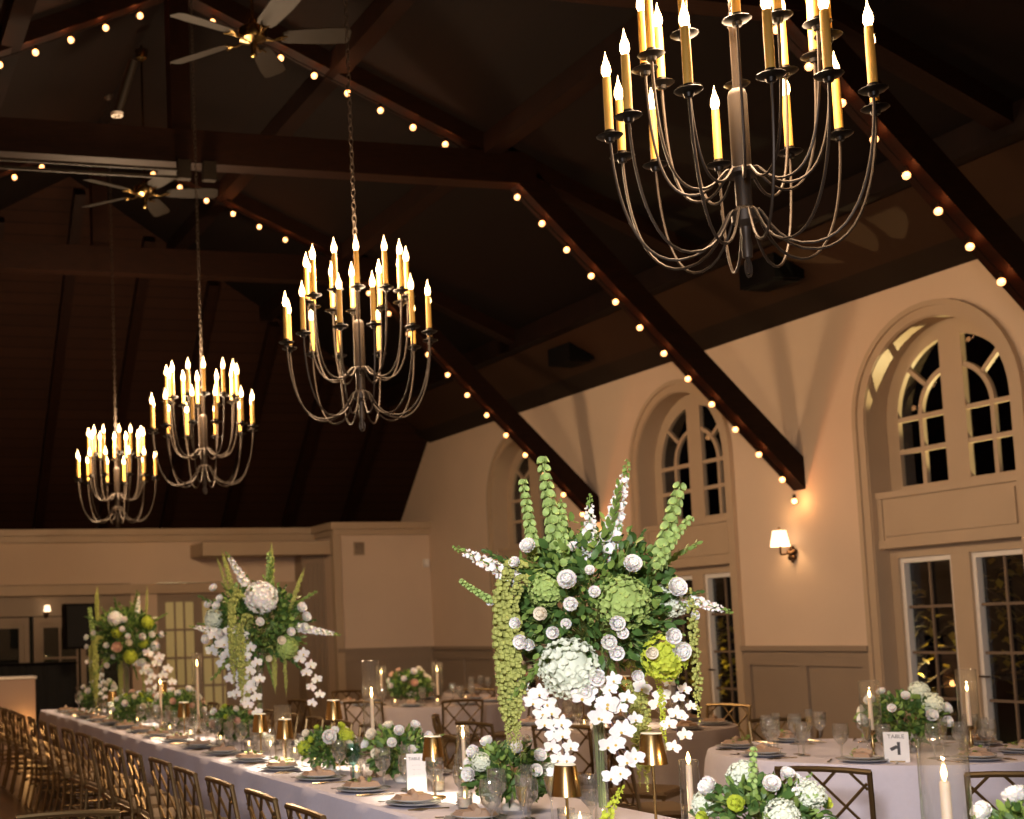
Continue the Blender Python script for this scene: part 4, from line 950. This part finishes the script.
def px(k_, u, v, dy, sc, *a): return (k_, (u - 600) * S, (610 - v) * S, dy, sc) + a
big = [px('hydw', 577, 670, -.24, 1.15), px('hydg', 629, 607, -.26, 1.0), px('hydg', 558, 592, -.22, .68), px('hydl', 664, 662, -.22, .85), px('hydw', 676, 605, -.05, .7),
       px('rose2', 580, 586, -.31, .95), px('rose', 582, 609, -.31, .72), px('rose2', 546, 551, -.22, .8), px('rose2', 637, 573, -.26, .9), px('rose', 600, 577, -.27, .5), px('rose', 603, 598, -.3, .6), px('rose', 536, 643, -.27, .75), px('rose2', 543, 646, -.25, .6),
       px('rose2', 621, 628, -.33, .75), px('rose2', 613, 645, -.33, .75), px('rose', 619, 655, -.33, .75), px('rose', 668, 641, -.25, .8), px('rose2', 674, 655, -.23, .95), px('rose2', 636, 677, -.27, .6), px('rose', 625, 637, -.31, .6), px('rose', 601, 678, -.27, .8), px('rose2', 674, 596, -.22, .95), px('cream', 649, 656, -.3, .6),
       px('rose', 533, 566, -.2, .6), px('rose', 531, 625, -.2, .6), px('rose', 508, 603, -.12, .5), px('rose', 690, 622, -.12, .5), px('rose', 577, 627, -.27, .55), px('rose2', 565, 635, -.27, .65), px('rose', 586, 552, -.1, .6), px('rose', 590, 690, -.26, .7), px('cream', 555, 617, -.28, .7),
       px('bell', 570, 560, -.1, .9, -.1, 1), px('bell', 548, 562, -.12, .72, -.1, 1), px('bell3', 508, 604, -.15, .42, -1, .6, -.2, 0), px('bell2', 662, 580, -.1, .95, .33, 1), px('bell2', 575, 575, -.12, .7, .02, 1), px('bell3', 660, 580, -.15, .6, .4, .8, -.1),
       px('snap', 612, 575, -.1, 1.05, .28, 1), px('snap2', 600, 575, -.12, 1.0, .05, 1), px('snap2', 540, 585, -.15, 1.05, -1, .55), px('snap2', 672, 600, -.12, .8, 1, -.35), px('snap2', 565, 560, -.02, .8, .15, .9),
       px('am', 536, 572, -.14, .95), px('am', 527, 580, -.12, .8), px('am2', 545, 585, -.2, 1.1), px('am2', 537, 570, -.2, 1.2), px('am3', 528, 600, -.1, .9), px('am3', 672, 592, -.14, 1.12), px('am2', 628, 672, .1, .85), px('am2', 624, 690, .12, .7), px('am4', 648, 680, .04, .75),
       px('orc', 530, 684, -.14, .8), px('orc2', 534, 694, -.12, .8), px('orc', 578, 668, -.27, .95), px('orc2', 588, 694, -.27, .9), px('orc2', 600, 672, -.25, .7), px('orc2', 645, 690, .05, .75), px('orc2', 660, 672, .05, .6)]
tall_arr(2.92, 4.85, 'tallest looking flower arrangement, green and white with hanging amaranthus, in the right foreground', big, .875)
S = 1 / 145.
def p2(k_, u, v, dy, sc, *a): return (k_, (u - 265) * S, (635 - v) * S, dy, sc) + a
mid = [p2('hydp', 270, 606, -.27, 1.15), p2('hydg', 294, 655, -.24, .75), p2('rose', 268, 630, -.33, .8), p2('rose', 307, 617, -.2, .95), p2('rose2', 311, 626, -.18, .9), p2('rose', 225, 595, -.1, .8), p2('rose', 228, 613, -.2, .8), p2('rose2', 231, 606, -.2, .7), p2('rose2', 220, 611, -.15, .8), p2('cream', 287, 648, -.28, .8),
       p2('rose', 296, 640, -.25, .8), p2('hydw', 222, 625, -.1, .7), p2('rose2', 231, 640, -.2, .9), p2('rose2', 217, 645, -.16, .9), p2('rose', 309, 636, -.2, .8), p2('cream', 275, 665, -.3, .6),
       p2('am2', 281, 600, -.05, .62, -.02, -1), p2('bell', 278, 605, -.1, .7, .03, 1), p2('am2', 244, 605, -.1, .62, .25, -1), p2('am2', 299, 615, -.1, .5, -.4, -1), p2('am3', 238, 600, -.1, .6, .3, -1), p2('snap2', 258, 597, -.2, 1.0, -.55, 1, .1), p2('snap', 300, 635, -.15, .8, 1, -.2), p2('snap2', 232, 640, -.2, .8, -1, .25),
       p2('am2', 252, 605, -.27, 1.05), p2('am2', 259, 625, -.3, 1.0), p2('am', 262, 630, -.2, .78), p2('am2', 275, 655, -.18, .55), p2('am3', 284, 655, -.15, .72), p2('am3', 250, 600, -.27, 1.0),
       p2('orc3', 225, 640, -.2, .95), p2('orc3', 235, 648, -.22, 1.0), p2('orc', 240, 635, -.25, .95), p2('orc', 300, 655, -.12, .9), p2('orc2', 220, 655, -.1, 1.0)]
tall_arr(2.93, 9.2, 'middle tall flower arrangement with a big white hydrangea, before the curtained far doors', mid, .85)
S = 1 / 100.
def p3(k_, u, v, dy, sc, *a): return (k_, (u - 128) * S, (637 - v) * S, dy, sc) + a
far = [p3('hydp', 118, 617, -.26, .75), p3('rose', 127, 619, -.27, .9), p3('blush', 120, 645, -.3, 1.4), p3('hydl', 119, 631, -.25, .55), p3('hydl', 150, 622, -.2, .65), p3('hydl', 132, 655, -.26, .7), p3('hydl', 145, 642, -.24, .5), p3('rose', 125, 628, -.3, .8), p3('rose2', 130, 635, -.3, .8), p3('cream', 131, 641, -.3, .9), p3('rose2', 143, 636, -.25, 1.0), p3('rose', 152, 634, -.2, .9), p3('rose2', 161, 634, -.12, .9),
       p3('rose', 98, 631, -.1, .8), p3('rose', 91, 635, -.05, .8), p3('rose', 91, 644, -.05, .7), p3('rose', 110, 643, -.24, .8), p3('rose2', 142, 660, -.2, 1.1), p3('rose', 149, 669, -.15, 1.0), p3('rose', 110, 662, -.2, .8), p3('rose', 116, 654, -.2, .7), p3('hydp', 157, 645, -.1, .5),
       p3('am2', 104, 620, -.05, .6, 0, -1), p3('am3', 106, 615, -.05, .7, 0, -1), p3('am3', 149, 615, -.05, .65, -.05, -1), p3('snap2', 140, 615, -.1, .8, .1, 1), p3('bell', 96, 640, -.05, .8, -.1, 1),
       p3('am', 104, 636, -.2, .9), p3('am2', 99, 640, -.16, .8), p3('am3', 138, 655, -.15, .9), p3('am2', 128, 655, -.1, .8), p3('orc3', 92, 658, -.15, .75), p3('orc2', 150, 650, -.2, 1.2), p3('orc2', 138, 660, -.2, 1.0)]
tall_arr(2.95, 13.6, 'farthest tall flower arrangement with blush roses, at the left', far, .80)

def low_arr(x, y, sc, seed, lab, z=TH, mix=('rose', 'rose2', 'rose', 'rose2', 'hydw', 'cream'), n_=14, extra=(), grp='low centrepieces', hero=None):
    rr = random.Random(seed); rz = -math.atan2(x, y); e_ = empty('low_centrepiece', (x, y, z + .02), rz); e_.scale = (sc,) * 3; tag(e_, lab, 'flower arrangement', grp)
    b = MB(); b.lathe([(.001, -.016), (.036, -.016), (.038, .0), (.012, .016), (.012, .03), (.04, .04), (.055, .07), (.056, .08), (.05, .08), (.03, .045), (.001, .04)], seg=20); b.build('bowl', 'white', e_)
    child(('foliage', FOLS), e_, (0, 0, .125), (0, 0, rr.uniform(0, 6))); child(('foliage', FOLS2), e_, (0, 0, .13), (0, 0, rr.uniform(0, 6)))
    for i in range(n_):
        a = i * 2.4 + rr.uniform(-.3, .3); zz = .95 - 1.15 * (i + .5) / n_; q = math.sqrt(max(0, 1 - zz * zz)); k_ = mix[rr.randrange(len(mix))]
        s_ = rr.uniform(.5, .82) if not k_.startswith('hyd') else rr.uniform(.38, .5)
        bloom(e_, k_, .165 * q * math.cos(a), .15 * q * math.sin(a), .14 + .125 * zz, s_, (0, 0, .11))
    for (k_, dx, dz, px_, pz_, ss) in extra: spike_to(e_, k_, px_, -.05, pz_, dx, dz, ss)
    if hero: bloom(e_, hero, -.0, -.16, .2, 1.2, (0, 0, .15))
    return e_
low_arr(2.95, 5.65, 1.12, 1, 'low green and white centrepiece directly left of the hanging amaranthus', extra=[('am3', .1, 1, -.16, .13, .22)])
low_arr(3.0, 6.95, 1.1, 2, 'low white rose centrepiece behind the menu card', extra=[('snap2', 1, .5, .1, .16, .4)])
low_arr(2.86, 7.66, .95, 3, 'bright lime and white centrepiece lit by the tall gold lamp', mix=('limerose', 'hydl', 'rose', 'cream', 'limerose'), hero='rose2')
low_arr(2.98, 3.98, 1.12, 4, 'low white centrepiece at the bottom edge, right of the thick taper candle', mix=('rose', 'rose2', 'hydw', 'limerose'), extra=[('bell', .1, 1, -.03, .16, .4), ('snap2', .6, .7, .05, .16, .45)])
low_arr(3.19, 3.06, 1.15, 5, 'white centrepiece cut off at the bottom right corner', mix=('rose', 'rose2', 'cream'), extra=[('snap2', .9, .6, .05, .16, .4)])
low_arr(3.0, 10.1, 1.0, 6, 'low centrepiece with peach blooms under the middle tall arrangement', mix=('blush', 'rose', 'limerose'))
low_arr(3.05, 11.9, 1.25, 7, 'low centrepiece between the two far tall arrangements', mix=('rose', 'cream', 'blush', 'rose2'))
low_arr(2.78, 12.6, 1.05, 8, 'low centrepiece before the farthest tall arrangement', mix=('rose', 'cream', 'limerose'))
low_arr(2.9, 14.7, 1.3, 9, 'low centrepiece at the far end of the long table', mix=('rose', 'cream'))
low_arr(2.95, 13.0, 1.1, 10, 'small white centrepiece right under the farthest tall arrangement', mix=('rose', 'blush', 'rose2'))
low_arr(6.35, 7.1, 1.35, 11, 'white rose centrepiece on the nearest round table', mix=('rose', 'rose2', 'cream', 'hydw'), grp='round table centrepieces')
low_arr(6.4, 14.5, 1.4, 12, 'cream rose centrepiece on the far round table', mix=('cream', 'blush', 'rose'), grp='round table centrepieces')
low_arr(8.6, 16.2, 1.3, 13, 'cream centrepiece on the farthest round table', mix=('cream', 'blush'), grp='round table centrepieces')
o = spike_to(empty('lime_flower_sprig', (2.62, 4.42, TH + .02)), 'am4', 0, 0, .0, 0, 1, .0001); r_ = o.parent; bpy.data.objects.remove(o)
c = child(('bloom', spike_mesh('lime', .26, 9, .03, 'lime')), r_, (0, 0, 0)); c.rotation_euler = (0, math.radians(28), math.radians(10)); tag(r_, 'lime yellow flower sprig leaning up beside the nearest short gold lamp', 'flower')

# ================================================================ far left: bar, box, loudspeaker
e = empty('draped_bar', (2.7, 21.6, 0)); tag(e, 'bar counter draped in black cloth at the far left', 'bar')
b = MB()
pts = []
for i in range(60): x = -1.2 + 2.3 * i / 59; pts.append((x, -.35 - .025 * math.sin(i * 1.9), 0))
b.add([(x, y, 0.01) for x, y, _ in pts] + [(x, -.35, 1.2) for x, y, _ in pts], [(i, i + 1, 61 + i, 60 + i) for i in range(59)])
b.box((-1.2, -.34, .02), (1.1, .35, 1.19)); b.build('drape', 'black', e); b = MB(); b.box((-1.23, -.38, 1.19), (1.13, .38, 1.215)); b.build('counter', 'blackp', e, smooth=False)
e = empty('glowing_box', (2.55, 20.1, 0)); tag(e, 'white box plinth with amber uplight at the left edge', 'plinth')
b = MB(); b.box((-.5, -.2, 0), (.42, .2, 1.02)); b.build('body', mat('plinth_white', '#A08878', 0.8), e, smooth=False); b = MB(); b.box((-.52, -.22, 1.02), (.44, .22, 1.05)); b.build('top', 'white', e, smooth=False)
b = MB(); b.lathe([(.001, 0), (.06, 0), (.06, .12), (.045, .14), (.001, .14)], (.25, -.38, 0), 14); b.build('uplight', 'blackp', e)
lamp('uplight_glow', 'POINT', (2.82, 19.72, .42), 3, (1, .5, .15), .05); lamp('bar_light', 'SPOT', (2.4, 18.6, 3.0), 16, (1, .75, .6), .1, (2.5, 20.0, .6), spot_size=.6)
e = empty('loudspeaker', (3.78, 20.75, 0)); tag(e, 'tall black loudspeaker on a pole before the far doors', 'loudspeaker')
b = MB(); b.box((-.23, -.18, 1.42), (.23, .18, 2.10)); b.build('cabinet', 'blackp', e, smooth=False); b = MB(); b.box((-.21, -.19, 1.45), (.21, -.178, 2.07)); b.build('grille', 'black', e, smooth=False)
b = MB(); b.tube([(0, 0, .3), (0, 0, 1.45)], .018, 8)
b.build('pole', 'blackp', e)
for k in range(3): a = k * 2.09; b = MB(); b.tube([(0, 0, .75), (.45 * math.cos(a), .45 * math.sin(a), 0.01)], .012, 6); b.build('leg', 'blackp', e)
